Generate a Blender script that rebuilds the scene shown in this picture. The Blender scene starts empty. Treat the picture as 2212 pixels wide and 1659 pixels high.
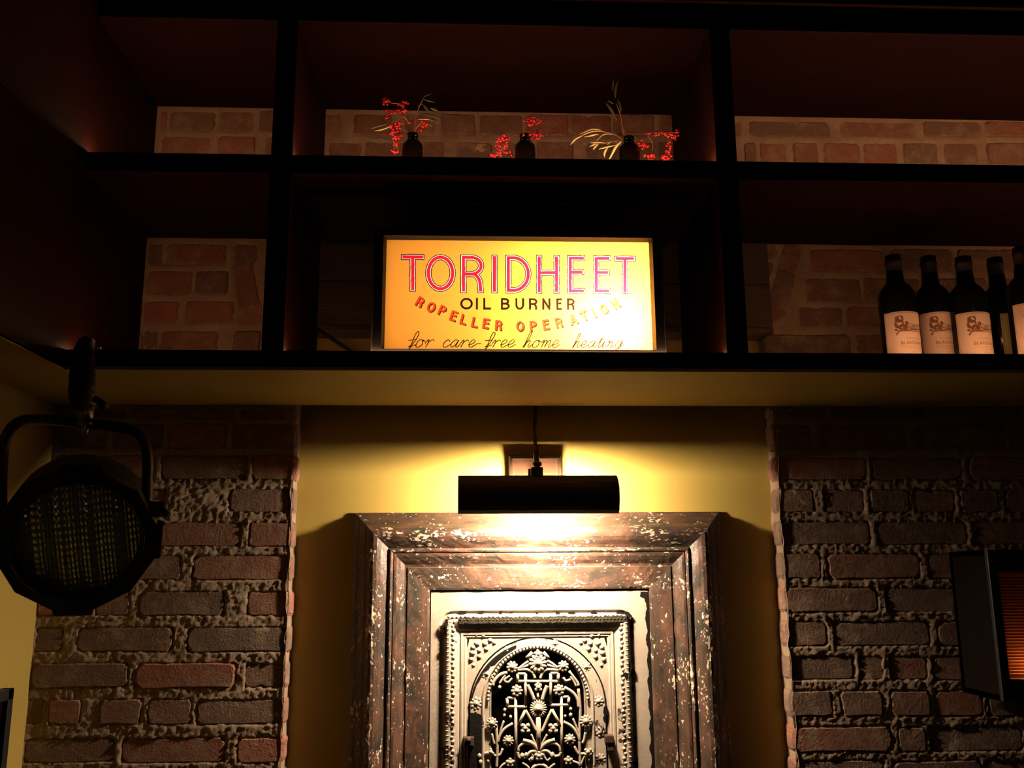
import bpy, bmesh, math, random
import numpy as np
from mathutils import Vector, Matrix, noise
random.seed(7)
C = bpy.context.scene.collection
SC = bpy.context.scene
S = 1.6                      # metres per layout unit
CZ = 1.5                     # camera height
# ---------------------------------------------------------------- camera
F, PIT, YAW, ROL = 1978.4, .2038, .0463, -.0061
def basis():
    c, s = math.cos, math.sin
    f = Vector((s(YAW)*c(PIT), c(YAW)*c(PIT), s(PIT))); r = Vector((c(YAW), -s(YAW), 0)); u = r.cross(f)
    return c(ROL)*r+s(ROL)*u, -s(ROL)*r+c(ROL)*u, f
RR, UU, FF = basis()
cam = bpy.data.objects.new('camera', bpy.data.cameras.new('camera')); C.objects.link(cam)
m = Matrix((RR, UU, -FF)).transposed().to_4x4(); m.translation = Vector((0, 0, CZ)); cam.matrix_world = m
cam.data.sensor_width = 36; cam.data.lens = F/2212*36; cam.data.clip_start = .02
SC.camera = cam
# ---------------------------------------------------------------- world, exposure
w = bpy.data.worlds.new('dim_room'); SC.world = w; w.use_nodes = True
w.node_tree.nodes['Background'].inputs[0].default_value = (.9, .72, .5, 1)
w.node_tree.nodes['Background'].inputs[1].default_value = .006
SC.view_settings.view_transform = 'Standard'; SC.view_settings.look = 'None'
SC.view_settings.exposure = 0; SC.view_settings.gamma = 1; SC.view_settings.use_curve_mapping = False
SC.cycles.use_denoising = True
SC.cycles.max_bounces = 8; SC.cycles.diffuse_bounces = 5; SC.cycles.sample_clamp_indirect = 4
ld = bpy.data.lights.new('room_fill', 'POINT'); ld.energy = 1.3; ld.color = (1, .72, .45); ld.shadow_soft_size = .12
lo = bpy.data.objects.new('room_fill', ld); C.objects.link(lo); lo.location = (1.0, -1.3, 2.2)   # added unseen fill behind the viewer, gives the lens something to reflect
BULB = 3700.0       # picture lamp bulb emission
STRIP = 72.0      # shelf strip emission
SIGN_HOT, SIGN_DIM = 26, .3   # watts of the two bulbs inside the sign box
# ---------------------------------------------------------------- pixel rays -> places on real planes
def ray(px, py): return FF + RR*((px-1106)/F) + UU*(-(py-829.5)/F)
O = Vector((0, 0, CZ))
def at(px, py, Y): d = ray(px, py); return O + d*(Y/d.y)
def atx(px, py, X): d = ray(px, py); return O + d*(X/d.x)
def atz(px, py, Z): d = ray(px, py); return O + d*((Z-CZ)/d.z)
YF = S; YB = 1.2188*S; YP = YB+.058
zz = lambda v: CZ+v*S
Z0, Z1, Z2, Z3, Z4 = zz(.2216), zz(.2445), zz(.4549), zz(.4788), zz(.6517)
XA, XB, XC, XD = -.2327*S, -.2078*S, .2911*S, .3163*S
XP, XW, PL, PR = -.4448*S, -.5471*S, -.2316*S, .4138*S
XRIGHT = 1.75
# ---------------------------------------------------------------- materials
def mat(name):
    m = bpy.data.materials.new(name); m.use_nodes = True
    nt = m.node_tree; b = nt.nodes['Principled BSDF']; return m, nt, b
def N(nt, t, **k):
    n = nt.nodes.new(t)
    for a, v in k.items():
        if a in n.inputs.keys(): n.inputs[a].default_value = v
        else: setattr(n, a, v)
    return n
def L(nt, a, b): nt.links.new(a, b)
def flat(name, col, rough=.6, metal=0, spec=.5, bump=0, bs=60, coat=0):
    m, nt, b = mat(name); b.inputs['Base Color'].default_value = (*col, 1); b.inputs['Roughness'].default_value = rough
    b.inputs['Metallic'].default_value = metal; b.inputs['Specular IOR Level'].default_value = spec
    if coat: b.inputs['Coat Weight'].default_value = coat
    tc = N(nt, 'ShaderNodeTexCoord')
    n = N(nt, 'ShaderNodeTexNoise', Scale=bs, Detail=6.0); L(nt, tc.outputs['Object'], n.inputs['Vector'])
    mr = N(nt, 'ShaderNodeMapRange'); mr.inputs['To Min'].default_value = rough*.8; mr.inputs['To Max'].default_value = min(1, rough*1.2)
    L(nt, n.outputs[0], mr.inputs[0]); L(nt, mr.outputs[0], b.inputs['Roughness'])
    if bump:
        bp = N(nt, 'ShaderNodeBump', Strength=.6, Distance=bump); L(nt, n.outputs[0], bp.inputs['Height']); L(nt, bp.outputs[0], b.inputs['Normal'])
    return m
def ramp(nt, fac, stops, interp='LINEAR'):
    r = N(nt, 'ShaderNodeValToRGB'); e = r.color_ramp; e.interpolation = interp
    while len(e.elements) < len(stops): e.elements.new(.5)
    for el, (p, c) in zip(e.elements, stops): el.position = p; el.color = (*c, 1)
    if fac is not None: L(nt, fac, r.inputs[0])
    return r.outputs[0]
def mix(nt, fac, a, b):
    x = N(nt, 'ShaderNodeMix', data_type='RGBA')
    if isinstance(fac, float): x.inputs[0].default_value = fac
    else: L(nt, fac, x.inputs[0])
    for i, v in ((6, a), (7, b)):
        if isinstance(v, tuple): x.inputs[i].default_value = (*v, 1)
        else: L(nt, v, x.inputs[i])
    return x.outputs[2]
def noisef(nt, vec, scale, detail=6., rough=.6, dist=0.):
    n = N(nt, 'ShaderNodeTexNoise', Scale=scale, Detail=detail, Roughness=rough, Distortion=dist); L(nt, vec, n.inputs['Vector']); return n.outputs[0]
def step(nt, v, lo, hi):
    r = N(nt, 'ShaderNodeMapRange', interpolation_type='SMOOTHSTEP'); L(nt, v, r.inputs[0]); r.inputs[1].default_value = lo; r.inputs[2].default_value = hi
    return r.outputs[0]
def pos(nt, sc=(1, 1, 1)):
    g = N(nt, 'ShaderNodeNewGeometry'); mp = N(nt, 'ShaderNodeMapping'); mp.inputs['Scale'].default_value = sc
    L(nt, g.outputs['Position'], mp.inputs[0]); return mp.outputs[0]
def bumpn(nt, b, h, dist, strength=1.):
    bp = N(nt, 'ShaderNodeBump', Strength=strength, Distance=dist); L(nt, h, bp.inputs['Height']); L(nt, bp.outputs[0], b.inputs['Normal'])
def brick_mat(name, mul):
    m, nt, b = mat(name); p = pos(nt)
    oi = N(nt, 'ShaderNodeObjectInfo')
    base = ramp(nt, oi.outputs['Random'], [(0, (.26, .095, .062)), (.25, (.18, .09, .06)), (.5, (.14, .092, .066)), (.75, (.22, .095, .06)), (1, (.12, .082, .058))])
    n1 = noisef(nt, p, 22, 8, .7)
    c = mix(nt, step(nt, n1, .45, .7), base, (.25, .165, .115))
    n2 = noisef(nt, p, 9, 8, .75, .4)
    c = mix(nt, step(nt, n2, .60, .66), c, (.42, .30, .2))
    n3 = noisef(nt, p, 220, 3, .6)
    c = mix(nt, step(nt, n3, .68, .74), c, (.05, .03, .02))
    mm = N(nt, 'ShaderNodeMix', data_type='RGBA', blend_type='MULTIPLY'); mm.inputs[0].default_value = 1; L(nt, c, mm.inputs[6]); mm.inputs[7].default_value = (mul, mul, mul, 1)
    L(nt, mm.outputs[2], b.inputs['Base Color']); b.inputs['Roughness'].default_value = .9; b.inputs['Specular IOR Level'].default_value = .2
    ad = N(nt, 'ShaderNodeMath', operation='ADD'); L(nt, noisef(nt, p, 70, 8, .7), ad.inputs[0]); L(nt, n3, ad.inputs[1])
    bumpn(nt, b, ad.outputs[0], .004, .8)
    return m
M_BRICK = brick_mat('old_brick', 1.25)
def mortar_mat():
    m, nt, b = mat('crumbling_mortar'); p = pos(nt)
    c = ramp(nt, noisef(nt, p, 14, 8, .7), [(.3, (.34, .22, .145)), (.55, (.44, .31, .21)), (.75, (.54, .41, .29))])
    L(nt, c, b.inputs['Base Color']); b.inputs['Roughness'].default_value = .95; b.inputs['Specular IOR Level'].default_value = .1
    bumpn(nt, b, noisef(nt, p, 130, 8, .75), .006, 1)
    return m
M_MORTAR = mortar_mat()
def plaster_mat():
    m, nt, b = mat('olive_plaster_paint'); p = pos(nt)
    c = ramp(nt, noisef(nt, p, 5, 5, .6), [(.3, (.41, .285, .064)), (.7, (.45, .315, .074))])
    L(nt, c, b.inputs['Base Color']); b.inputs['Roughness'].default_value = .5; b.inputs['Specular IOR Level'].default_value = .3
    bumpn(nt, b, noisef(nt, p, 40, 5, .5), .0012, .5)
    return m
M_OLIVE = plaster_mat()
def oxblood():
    m, nt, b = mat('oxblood_black_shelf_paint'); p = pos(nt, (1, 1, 6))
    c = ramp(nt, noisef(nt, p, 12, 5, .6), [(.3, (.0085, .0018, .0013)), (.7, (.012, .0026, .0019))])
    L(nt, c, b.inputs['Base Color']); b.inputs['Roughness'].default_value = .6; b.inputs['Specular IOR Level'].default_value = .06
    bumpn(nt, b, noisef(nt, p, 50, 5, .6), .0008, .5)
    return m
M_OX = oxblood()
M_BLACK = flat('black_powder_coat', (.006, .006, .008), .55, bump=.0004, bs=200)
M_GLOSSBLACK = flat('gloss_black_metal', (.006, .006, .006), .22)
M_BRONZE = flat('oil_rubbed_bronze', (.10, .055, .03), .4, .7, bump=.0003, bs=120)
M_COPPER = flat('aged_copper_plate', (.05, .019, .008), .8, 0, spec=.1, bump=.0003, bs=40)
M_STEEL = flat('dull_zinc_steel', (.35, .36, .36), .38, .9, bump=.0003, bs=150)
M_CABLE = flat('black_rubber_cable', (.012, .011, .010), .6)
M_GLASSB = flat('dark_amber_glass', (.0018, .001, .0008), .12, spec=.12)
M_WINE = flat('dark_wine_glass', (.003, .004, .004), .14, spec=.3)
M_CAPS = flat('brown_foil_capsule', (.014, .008, .005), .5, .1)
M_LENS = flat('prismatic_lens_glass', (.30, .34, .34), .18, .5)
M_WOODDK = flat('dark_stained_wood', (.008, .005, .0035), .9, spec=.02, bump=.001, bs=30)
def plank_mat():
    m, nt, b = mat('smoked_lintel_timber'); p = pos(nt, (1, 1, 9))
    c = ramp(nt, noisef(nt, p, 9, 8, .65), [(.3, (.045, .028, .019)), (.7, (.085, .052, .034))])
    L(nt, c, b.inputs['Base Color']); b.inputs['Roughness'].default_value = .85
    bumpn(nt, b, noisef(nt, p, 30, 6, .6), .003, .7); return m
M_PLANK = plank_mat()
def chipped(name, horiz):
    m, nt, b = mat(name); st = (1.2, 2.0, 2.3) if horiz else (2.3, 2.0, 1.2)
    p = pos(nt, st); p1 = pos(nt)
    base = ramp(nt, noisef(nt, p, 9, 9, .75, .8), [(.34, (.022, .021, .018)), (.44, (.05, .036, .026)), (.53, (.085, .045, .030)), (.63, (.125, .064, .043)), (.76, (.17, .115, .085))])
    spec = noisef(nt, p, 85, 4, .6, .2)
    big = noisef(nt, p, 12, 3, .6, .4)
    ad = N(nt, 'ShaderNodeMath', operation='MULTIPLY_ADD'); L(nt, big, ad.inputs[0]); ad.inputs[1].default_value = .75; L(nt, spec, ad.inputs[2])
    ad2 = N(nt, 'ShaderNodeMath', operation='MAXIMUM'); L(nt, ad.outputs[0], ad2.inputs[0]); sc2 = N(nt, 'ShaderNodeMath', operation='MULTIPLY'); L(nt, noisef(nt, p, 24, 8, .72, .6), sc2.inputs[0]); sc2.inputs[1].default_value = 1.50; L(nt, sc2.outputs[0], ad2.inputs[1])
    wa = N(nt, 'ShaderNodeAttribute', attribute_name='wear'); m3 = N(nt, 'ShaderNodeMath', operation='MULTIPLY_ADD'); L(nt, wa.outputs['Fac'], m3.inputs[0]); m3.inputs[1].default_value = .085; L(nt, ad2.outputs[0], m3.inputs[2])
    chip = step(nt, m3.outputs[0], 1.035, 1.05)
    c = mix(nt, chip, base, (.62, .48, .34))
    fine = step(nt, noisef(nt, p1, 170, 2, .5), .70, .72)
    c = mix(nt, fine, c, (.5, .37, .25))
    L(nt, c, b.inputs['Base Color'])
    rr = ramp(nt, chip, [(0, (.34,)*3), (1, (.7,)*3)]); L(nt, rr, b.inputs['Roughness'])
    hh = N(nt, 'ShaderNodeMath', operation='ADD'); L(nt, noisef(nt, p, 45, 6, .65), hh.inputs[0]); L(nt, chip, hh.inputs[1])
    bumpn(nt, b, hh.outputs[0], .0016, .8)
    return m
M_FRH = chipped('chipped_paint_rail', True); M_FRV = chipped('chipped_paint_stile', False)
def iron_mat(name, chipamt, tint=(.37, .30, .235)):
    m, nt, b = mat(name); p = pos(nt)
    c = ramp(nt, noisef(nt, p, 18, 7, .65), [(.3, tuple(t*.82 for t in tint)), (.6, tint), (.8, tuple(min(1, t*1.08) for t in tint))])
    rust = step(nt, noisef(nt, p, 55, 6, .7), .64, .70)
    c = mix(nt, rust, c, (.55, .30, .14))
    chip = step(nt, noisef(nt, p, 26, 7, .72, .5), chipamt, chipamt+.012)
    c = mix(nt, chip, c, (.030, .018, .012))
    L(nt, c, b.inputs['Base Color']); b.inputs['Roughness'].default_value = .55; b.inputs['Specular IOR Level'].default_value = .3
    hh = N(nt, 'ShaderNodeMath', operation='SUBTRACT'); L(nt, noisef(nt, p, 120, 6, .65), hh.inputs[0]); L(nt, chip, hh.inputs[1])
    bumpn(nt, b, hh.outputs[0], .0011, .8)
    return m
M_IRON = iron_mat('cream_painted_cast_iron', .70); M_IRONW = iron_mat('worn_cream_cast_iron', .60)
M_IRONG = iron_mat('cream_painted_grille', .69, (.35, .285, .22))
M_RUST = flat('dark_rusted_iron', (.045, .022, .013), .7, .3, bump=.002, bs=90)
M_BAREIRON = flat('bare_black_iron', (.006, .0045, .0035), .85, 0, spec=.1, bump=.002, bs=120)
M_PAPER = flat('cream_label_paper', (.44, .32, .25), .7)
M_PAPERG = flat('yellowed_label_paper', (.30, .26, .11), .7)
M_INK = flat('brown_label_ink', (.13, .05, .026), .7)
M_INKP = flat('pale_brown_label_ink', (.26, .15, .09), .7)
M_BERRY = flat('red_berry_skin', (.42, .008, .014), .25)
M_LEAF = flat('pale_olive_leaf', (.42, .36, .16), .55); M_LEAFD = flat('dark_olive_leaf', (.07, .085, .04), .55)
M_STEM = flat('brown_twig', (.22, .1, .05), .7)
def emit(name, col, st):
    m = bpy.data.materials.new(name); m.use_nodes = True; nt = m.node_tree; nt.nodes.clear()
    e = N(nt, 'ShaderNodeEmission', Strength=st); e.inputs[0].default_value = (*col, 1); o = N(nt, 'ShaderNodeOutputMaterial'); L(nt, e.outputs[0], o.inputs[0]); return m
M_BULB = emit('warm_bulb_glow', (1, .79, .57), BULB)
M_STRIP = emit('amber_strip_glow', (1, .49, .24), STRIP); M_STRIPLOW = emit('dimmer_strip_glow', (1, .47, .21), STRIP*.58)
def transl(name, col, diff=.25):
    m = bpy.data.materials.new(name); m.use_nodes = True; nt = m.node_tree; nt.nodes.clear()
    t = N(nt, 'ShaderNodeBsdfTranslucent'); t.inputs[0].default_value = (*col, 1)
    d = N(nt, 'ShaderNodeBsdfDiffuse'); d.inputs[0].default_value = (*[c*.6 for c in col], 1)
    x = N(nt, 'ShaderNodeMixShader'); x.inputs[0].default_value = diff; L(nt, t.outputs[0], x.inputs[1]); L(nt, d.outputs[0], x.inputs[2])
    o = N(nt, 'ShaderNodeOutputMaterial'); L(nt, x.outputs[0], o.inputs[0]); return m
M_SGLASS = transl('amber_sign_glass', (.60, .215, .026))
M_SRED = transl('red_sign_paint', (.56, .009, .020)); M_SWHITE = transl('white_sign_paint', (.66, .50, .44)); M_SBLACK = transl('black_sign_paint', (.012, .004, .002)); M_SORANGE = transl('scarlet_sign_paint', (.52, .028, .008))
# ---------------------------------------------------------------- mesh helpers
def mesh_obj(name, verts, faces, m, parent=None, smooth=False, mats=None, mi=None):
    me = bpy.data.meshes.new(name); me.from_pydata([tuple(v) for v in verts], [], faces)
    for x in (mats or [m]): me.materials.append(x)
    if mi is not None: me.polygons.foreach_set('material_index', mi)
    if smooth: me.polygons.foreach_set('use_smooth', [True]*len(me.polygons))
    me.update(); o = bpy.data.objects.new(name, me); C.objects.link(o)
    if parent: o.parent = parent; o.matrix_parent_inverse = parent.matrix_world.inverted() if False else Matrix.Translation(-parent.location) @ Matrix.Identity(4)
    return o
class MB:
    """collects shapes in world coordinates, builds ONE mesh object"""
    def __init__(s): s.v = []; s.f = []; s.sm = []
    def add(s, vs, fs, smooth=False):
        n = len(s.v); s.v += [tuple(v) for v in vs]; s.f += [tuple(i+n for i in f) for f in fs]; s.sm += [smooth]*len(fs)
    def box(s, x0, x1, y0, y1, z0, z1, bev=0):
        if bev <= 0:
            vs = [(x, y, z) for x in (x0, x1) for y in (y0, y1) for z in (z0, z1)]
            s.add(vs, [(0, 1, 3, 2), (4, 6, 7, 5), (0, 4, 5, 1), (2, 3, 7, 6), (0, 2, 6, 4), (1, 5, 7, 3)]); return s
        bm = bmesh.new(); bmesh.ops.create_cube(bm, size=1)
        for v in bm.verts: v.co = Vector(((x0+x1)/2+v.co.x*(x1-x0), (y0+y1)/2+v.co.y*(y1-y0), (z0+z1)/2+v.co.z*(z1-z0)))
        bmesh.ops.bevel(bm, geom=bm.edges[:], offset=bev, segments=2, affect='EDGES', profile=.5)
        bm.verts.index_update(); s.add([v.co.copy() for v in bm.verts], [tuple(v.index for v in f.verts) for f in bm.faces]); bm.free(); return s
    def tube(s, pts, r, n=8, caps=True, flat_axis=None, fl=1.):
        pts = [Vector(p) for p in pts]; rs = r if isinstance(r, (list, tuple)) else [r]*len(pts)
        rings = []; prev = None
        for i, p in enumerate(pts):
            t = (pts[min(i+1, len(pts)-1)]-pts[max(i-1, 0)])
            if t.length < 1e-9: t = Vector((0, 0, 1))
            t.normalize()
            if flat_axis is not None: a = Vector(flat_axis)
            else:
                a = prev if prev is not None else (Vector((0, 0, 1)) if abs(t.z) < .9 else Vector((1, 0, 0)))
            a = (a-t*a.dot(t)); a.normalize(); b = t.cross(a); prev = a
            rings.append([p+(a*math.cos(q)*fl+b*math.sin(q))*rs[i] for q in [2*math.pi*k/n for k in range(n)]])
        vs = [v for rg in rings for v in rg]; fs = []
        for i in range(len(pts)-1):
            for k in range(n): fs.append((i*n+k, i*n+(k+1) % n, (i+1)*n+(k+1) % n, (i+1)*n+k))
        if caps: fs.append(tuple(range(n))[::-1]); fs.append(tuple(range((len(pts)-1)*n, len(pts)*n)))
        s.add(vs, fs, True); return s
    def lathe(s, prof, o=(0, 0, 0), axis=(0, 0, 1), n=20, a0=0, a1=2*math.pi):
        ax = Vector(axis).normalized(); u = ax.orthogonal().normalized(); v = ax.cross(u); o = Vector(o)
        full = abs(a1-a0-2*math.pi) < 1e-6; cols = n if full else n+1; vs = []
        for (r, h) in prof:
            for k in range(cols):
                q = a0+(a1-a0)*k/n; vs.append(o+ax*h+(u*math.cos(q)+v*math.sin(q))*r)
        fs = []
        for i in range(len(prof)-1):
            for k in range(n):
                k2 = (k+1) % cols; fs.append((i*cols+k, i*cols+k2, (i+1)*cols+k2, (i+1)*cols+k))
        s.add(vs, fs, True); return s
    def ball(s, c, r, sub=1, sc=(1, 1, 1)):
        bm = bmesh.new(); bmesh.ops.create_icosphere(bm, subdivisions=sub, radius=1)
        c = Vector(c); s.add([c+Vector((v.co.x*sc[0], v.co.y*sc[1], v.co.z*sc[2]))*r for v in bm.verts], [tuple(v.index for v in f.verts) for f in bm.faces], True); bm.free(); return s
    def loft(s, rings, closed=False, smooth=False):
        n = len(rings[0]); vs = [v for r in rings for v in r]; fs = []
        for i in range(len(rings)-1):
            for k in range(n if closed else n-1):
                fs.append((i*n+k, i*n+(k+1) % n, (i+1)*n+(k+1) % n, (i+1)*n+k))
        s.add(vs, fs, smooth); return s
    def build(s, name, m, parent=None):
        me = bpy.data.meshes.new(name); me.from_pydata(s.v, [], s.f); me.materials.append(m)
        me.polygons.foreach_set('use_smooth', s.sm); me.update()
        bm = bmesh.new(); bm.from_mesh(me); bmesh.ops.recalc_face_normals(bm, faces=bm.faces[:]); bm.to_mesh(me); bm.free()
        o = bpy.data.objects.new(name, me)
        if parent:
            P = Vector((0, 0, 0)); q = parent
            while q: P += q.location; q = q.parent
            me.transform(Matrix.Translation(-P)); o.parent = parent
        C.objects.link(o); return o
def thing(name, label, cat, loc=(0, 0, 0), group=None):
    o = bpy.data.objects.new(name, None); C.objects.link(o); o.location = loc; o.empty_display_size = .05; return tag(o, label, cat, group)
def tag(o, label=None, cat=None, group=None, kind=None):
    if label: o['label'] = label
    if cat: o['category'] = cat
    if group: o['group'] = group
    if kind: o['kind'] = kind
    return o
def struct(o): o['kind'] = 'structure'; return o
def smooth_path(p, n=6):
    p = [Vector(q) for q in p]
    if len(p) < 3: return p
    e = [p[0]*2-p[1]]+p+[p[-1]*2-p[-2]]; out = []
    for i in range(1, len(e)-2):
        for k in range(n):
            t = k/n; a, b, c, d = e[i-1:i+3]
            out.append(.5*((2*b)+(c-a)*t+(2*a-5*b+4*c-d)*t*t+(3*b-a-3*c+d)*t**3))
    return out+[p[-1]]
# ================================================================ STRUCTURE
ZLOW = .95; ZTOP = 2.78
fl = MB(); fl.box(-.95, 3.2, -2.5, 2.35, -.05, 0); struct(fl.build('floor', M_WOODDK))
ce = MB(); ce.box(-.95, 3.2, -2.5, 2.35, ZTOP, ZTOP+.05); struct(ce.build('ceiling', M_OX))
wl = MB(); wl.box(XW-.06, XW, -2.5, 2.3, 0, ZTOP); wall_left = struct(wl.build('wall_left', M_OLIVE))
ALZ = at(1100, 721, YB).z      # top of the alcove (lintel underside)
LIZ = at(1100, 519, YB).z
# ---- back wall: rough mortar bed as a height field with the alcove left open
wb = MB()
wb.box(1.35, XRIGHT, YB+.002, YB+.1, ZLOW, Z0+.01)
wb.box(XW-.01, PL-.004, YB+.012, YB+.25, 0, ZTOP); wb.box(PR+.004, XRIGHT, YB+.012, YB+.25, 0, ZTOP); wb.box(PL-.004, PR+.004, YB+.012, YB+.25, ALZ+.002, ZTOP)
wb.box(XRIGHT, 3.2, YB, YB+.25, 0, ZTOP); wb.box(XW, XRIGHT, YB+.001, YB+.03, Z4+.03, ZTOP)
for (x, sg) in ((PL-.004, 1), (PR+.004, -1)):       # returns of the alcove, rough
    ny, nz = 10, 150; vs = []
    for j in range(nz+1):
        for i in range(ny+1):
            z = ZLOW+(ALZ-ZLOW)*j/nz; y = YB-.003+.075*i/ny
            vs.append((x+sg*(.003*noise.noise(Vector((5, y*50, z*50)))+.0045*noise.noise(Vector((x, 0, z*22)))), y, z))
    wb.add(vs, [(j*(ny+1)+i, j*(ny+1)+i+1, (j+1)*(ny+1)+i+1, (j+1)*(ny+1)+i) for j in range(nz) for i in range(ny)], True)
wall_back = struct(wb.build('wall_back', M_MORTAR)); RECTS = []
al = MB(); al.box(PL-.06, PR+.06, YP, YP+.03, 0, ALZ+.06); struct(al.build('wall_alcove', M_OLIVE))
# lintel boards
lint = struct(MB().box(PL-.01, PR+.01, YB+.004, YB+.05, ALZ, LIZ+.012).build('trim_1', M_PLANK))
zj = at(760, 611, YB).z; zk = at(760, 706, YB).z
for (a, b, dy) in ((LIZ+.01, zj+.0015, 0), (zj-.0015, zk+.001, -.002), (zk-.001, ALZ, -.006)):
    MB().box(PL-.008, PR+.008, YB-.012+dy, YB+.01, b, a, .0015).build('plank', M_PLANK, lint)
# ---- bricks
def brick_proto(w, h, d, seed, nc=16):
    r = random.Random(seed); out = []
    per = []; fr = [(1, -.62), (1, .1), (1, .7), (.9, 1), (.55, 1), (.2, 1), (-.15, 1), (-.5, 1), (-.88, 1), (-1, .66), (-1, 0), (-1, -.68), (-.9, -1), (-.45, -1), (0, -1), (.45, -1), (.9, -1)]
    nc = len(fr)
    for a, b in fr: per.append((a*w/2+r.uniform(-.0022, .0022), b*h/2+r.uniform(-.0018, .0018)))
    if r.random() < .2:
        k = r.randrange(nc); per[k] = (per[k][0]*.88, per[k][1]*.75)
    vs = [(x, d, z) for x, z in per]+[(x, .004+r.uniform(0, .002), z) for x, z in per]+[(x*(1-.012/w), r.uniform(-.0003, .0003), z*(1-.011/h)) for x, z in per]+[(0, 0, 0)]
    fs = [(k, (k+1) % nc, nc+(k+1) % nc, nc+k) for k in range(nc)]+[(nc+k, nc+(k+1) % nc, 2*nc+(k+1) % nc, 2*nc+k) for k in range(nc)]+[(2*nc+k, 2*nc+(k+1) % nc, 3*nc) for k in range(nc)]
    me = bpy.data.meshes.new('brick'); me.from_pydata(vs, [], fs); me.materials.append(M_BRICK)
    bm = bmesh.new(); bm.from_mesh(me); bmesh.ops.recalc_face_normals(bm, faces=bm.faces[:]); bm.to_mesh(me); bm.free(); me.update(); return me
PROT = {('l', i): brick_proto(.2, .06, .035, i) for i in range(6)}; PROT.update({('s', i): brick_proto(.1, .06, .035, 50+i) for i in range(6)})
PROTQ = {i: brick_proto(.1, .06, .05, 90+i, 12) for i in range(4)}
nbrick = 0
def brick(x0, x1, z0, z1, rot=0, dy=None):
    global nbrick
    w, h = x1-x0, z1-z0
    if w < .012: return
    k = 'l' if w > .14 else 's'
    o = bpy.data.objects.new('brick', PROT[(k, random.randrange(6))]); C.objects.link(o); o.parent = wall_back
    o.location = ((x0+x1)/2, YB-.0015+(random.uniform(-.0018, .0018) if dy is None else dy), (z0+z1)/2)
    RECTS.append(((x0+x1)/2, (z0+z1)/2, w/2, h/2, rot))
    o.scale = (w/(.2 if k == 'l' else .1)*random.choice((1, -1)), 1, h/.06*random.choice((1, -1))); o.rotation_euler = (0, rot, random.uniform(-.008, .008)); nbrick += 1
    return o
def course(ytop, ybot, xs, jw=5, yref=0, edge=None):
    """one course of bricks; xs = pairs of pixel edges measured on the brick plane"""
    for (a, b) in xs:
        p = at(a, ytop, YB); q = at(b, ybot, YB); p2 = at(b, ytop, YB); q2 = at(a, ybot, YB)
        z1 = (p.z+p2.z)/2; z0 = (q.z+q2.z)/2
        brick((p.x+q2.x)/2, (q.x+p2.x)/2, z0, z1)
P = lambda c: c/2.05
def lcourse(cy0, cy1, pairs):  course(850+P(cy0)+.3, 850+P(cy1)-.3, [(P(a), P(b)) for a, b in pairs])
LP = [(65, 112, [(270, 560), (580, 800), (820, 1040), (1060, 1317)]),
      (130, 245, [(265, 480), (500, 730), (750, 1010), (1030, 1315)]),
      (268, 385, [(240, 430), (450, 690), (710, 1100), (1115, 1312)]),
      (415, 532, [(220, 400), (420, 740), (1010, 1302)]),
      (566, 684, [(200, 420), (440, 690), (700, 1068), (1098, 1292)]),
      (712, 832, [(185, 380), (395, 585), (600, 805), (850, 1282)]),
      (872, 990, [(165, 410), (422, 578), (615, 1000), (1092, 1284)]),
      (1030, 1150, [(155, 282), (340, 772), (826, 1272)]),
      (1190, 1310, [(138, 572), (598, 1048), (1082, 1265)]),
      (1350, 1470, [(112, 196), (215, 362), (440, 630), (652, 850), (870, 1258)]),
      (1520, 1640, [(104, 512), (532, 1005), (1046, 1256)]),
      (1672, 1790, [(90, 300), (320, 740), (760, 960), (990, 1250)])]
for r in LP: lcourse(*r)
LP2 = [(62, 105, [(45, 300), (320, 740), (760, 1150)]), (135, 250, [(50, 232), (268, 655), (685, 1090), (1108, 1500)]), (278, 385, [(60, 480), (495, 900), (925, 1330)]),
       (420, 530, [(78, 243), (282, 468), (485, 665), (682, 870), (885, 1065), (1085, 1300)]), (562, 675, [(92, 498), (520, 925), (945, 1350)]),
       (705, 825, [(100, 275), (300, 715), (745, 1150)]), (855, 972, [(112, 528), (558, 960), (980, 1380)]), (1005, 1122, [(118, 303), (330, 760), (788, 1190)]),
       (1160, 1272, [(145, 430), (442, 550), (575, 745), (765, 1160)]), (1312, 1432, [(135, 328), (358, 550), (580, 760), (780, 990), (1010, 1380)]),
       (1472, 1590, [(148, 590), (615, 740), (755, 1170)]), (1622, 1740, [(160, 560), (590, 990), (1010, 1400)])]
for (a, b, pr) in LP2: course(850+P(a), 850+P(b)+.4, [(1640+P(u), 1640+P(v)) for u, v in pr])
# quoins: the brick ends seen on the sides of the alcove
def quoin(x, z0, z1, sg):
    o = bpy.data.objects.new('brick', PROTQ[random.randrange(4)]); C.objects.link(o); o.parent = wall_back
    o.rotation_euler = (0, 0, sg*math.pi/2); o.scale = (.5, .5, (z1-z0)/.06)
    o.location = (x+sg*random.uniform(.001, .004), YB+.026, (z0+z1)/2)
for (a, b, _) in LP: quoin(PL-.002, at(630, 848+P(b), YB).z, at(630, 852+P(a), YB).z, 1)
for (a, b, _) in LP2: quoin(PR+.002, at(1690, 848+P(b), YB).z, at(1690, 852+P(a), YB).z, -1)
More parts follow.
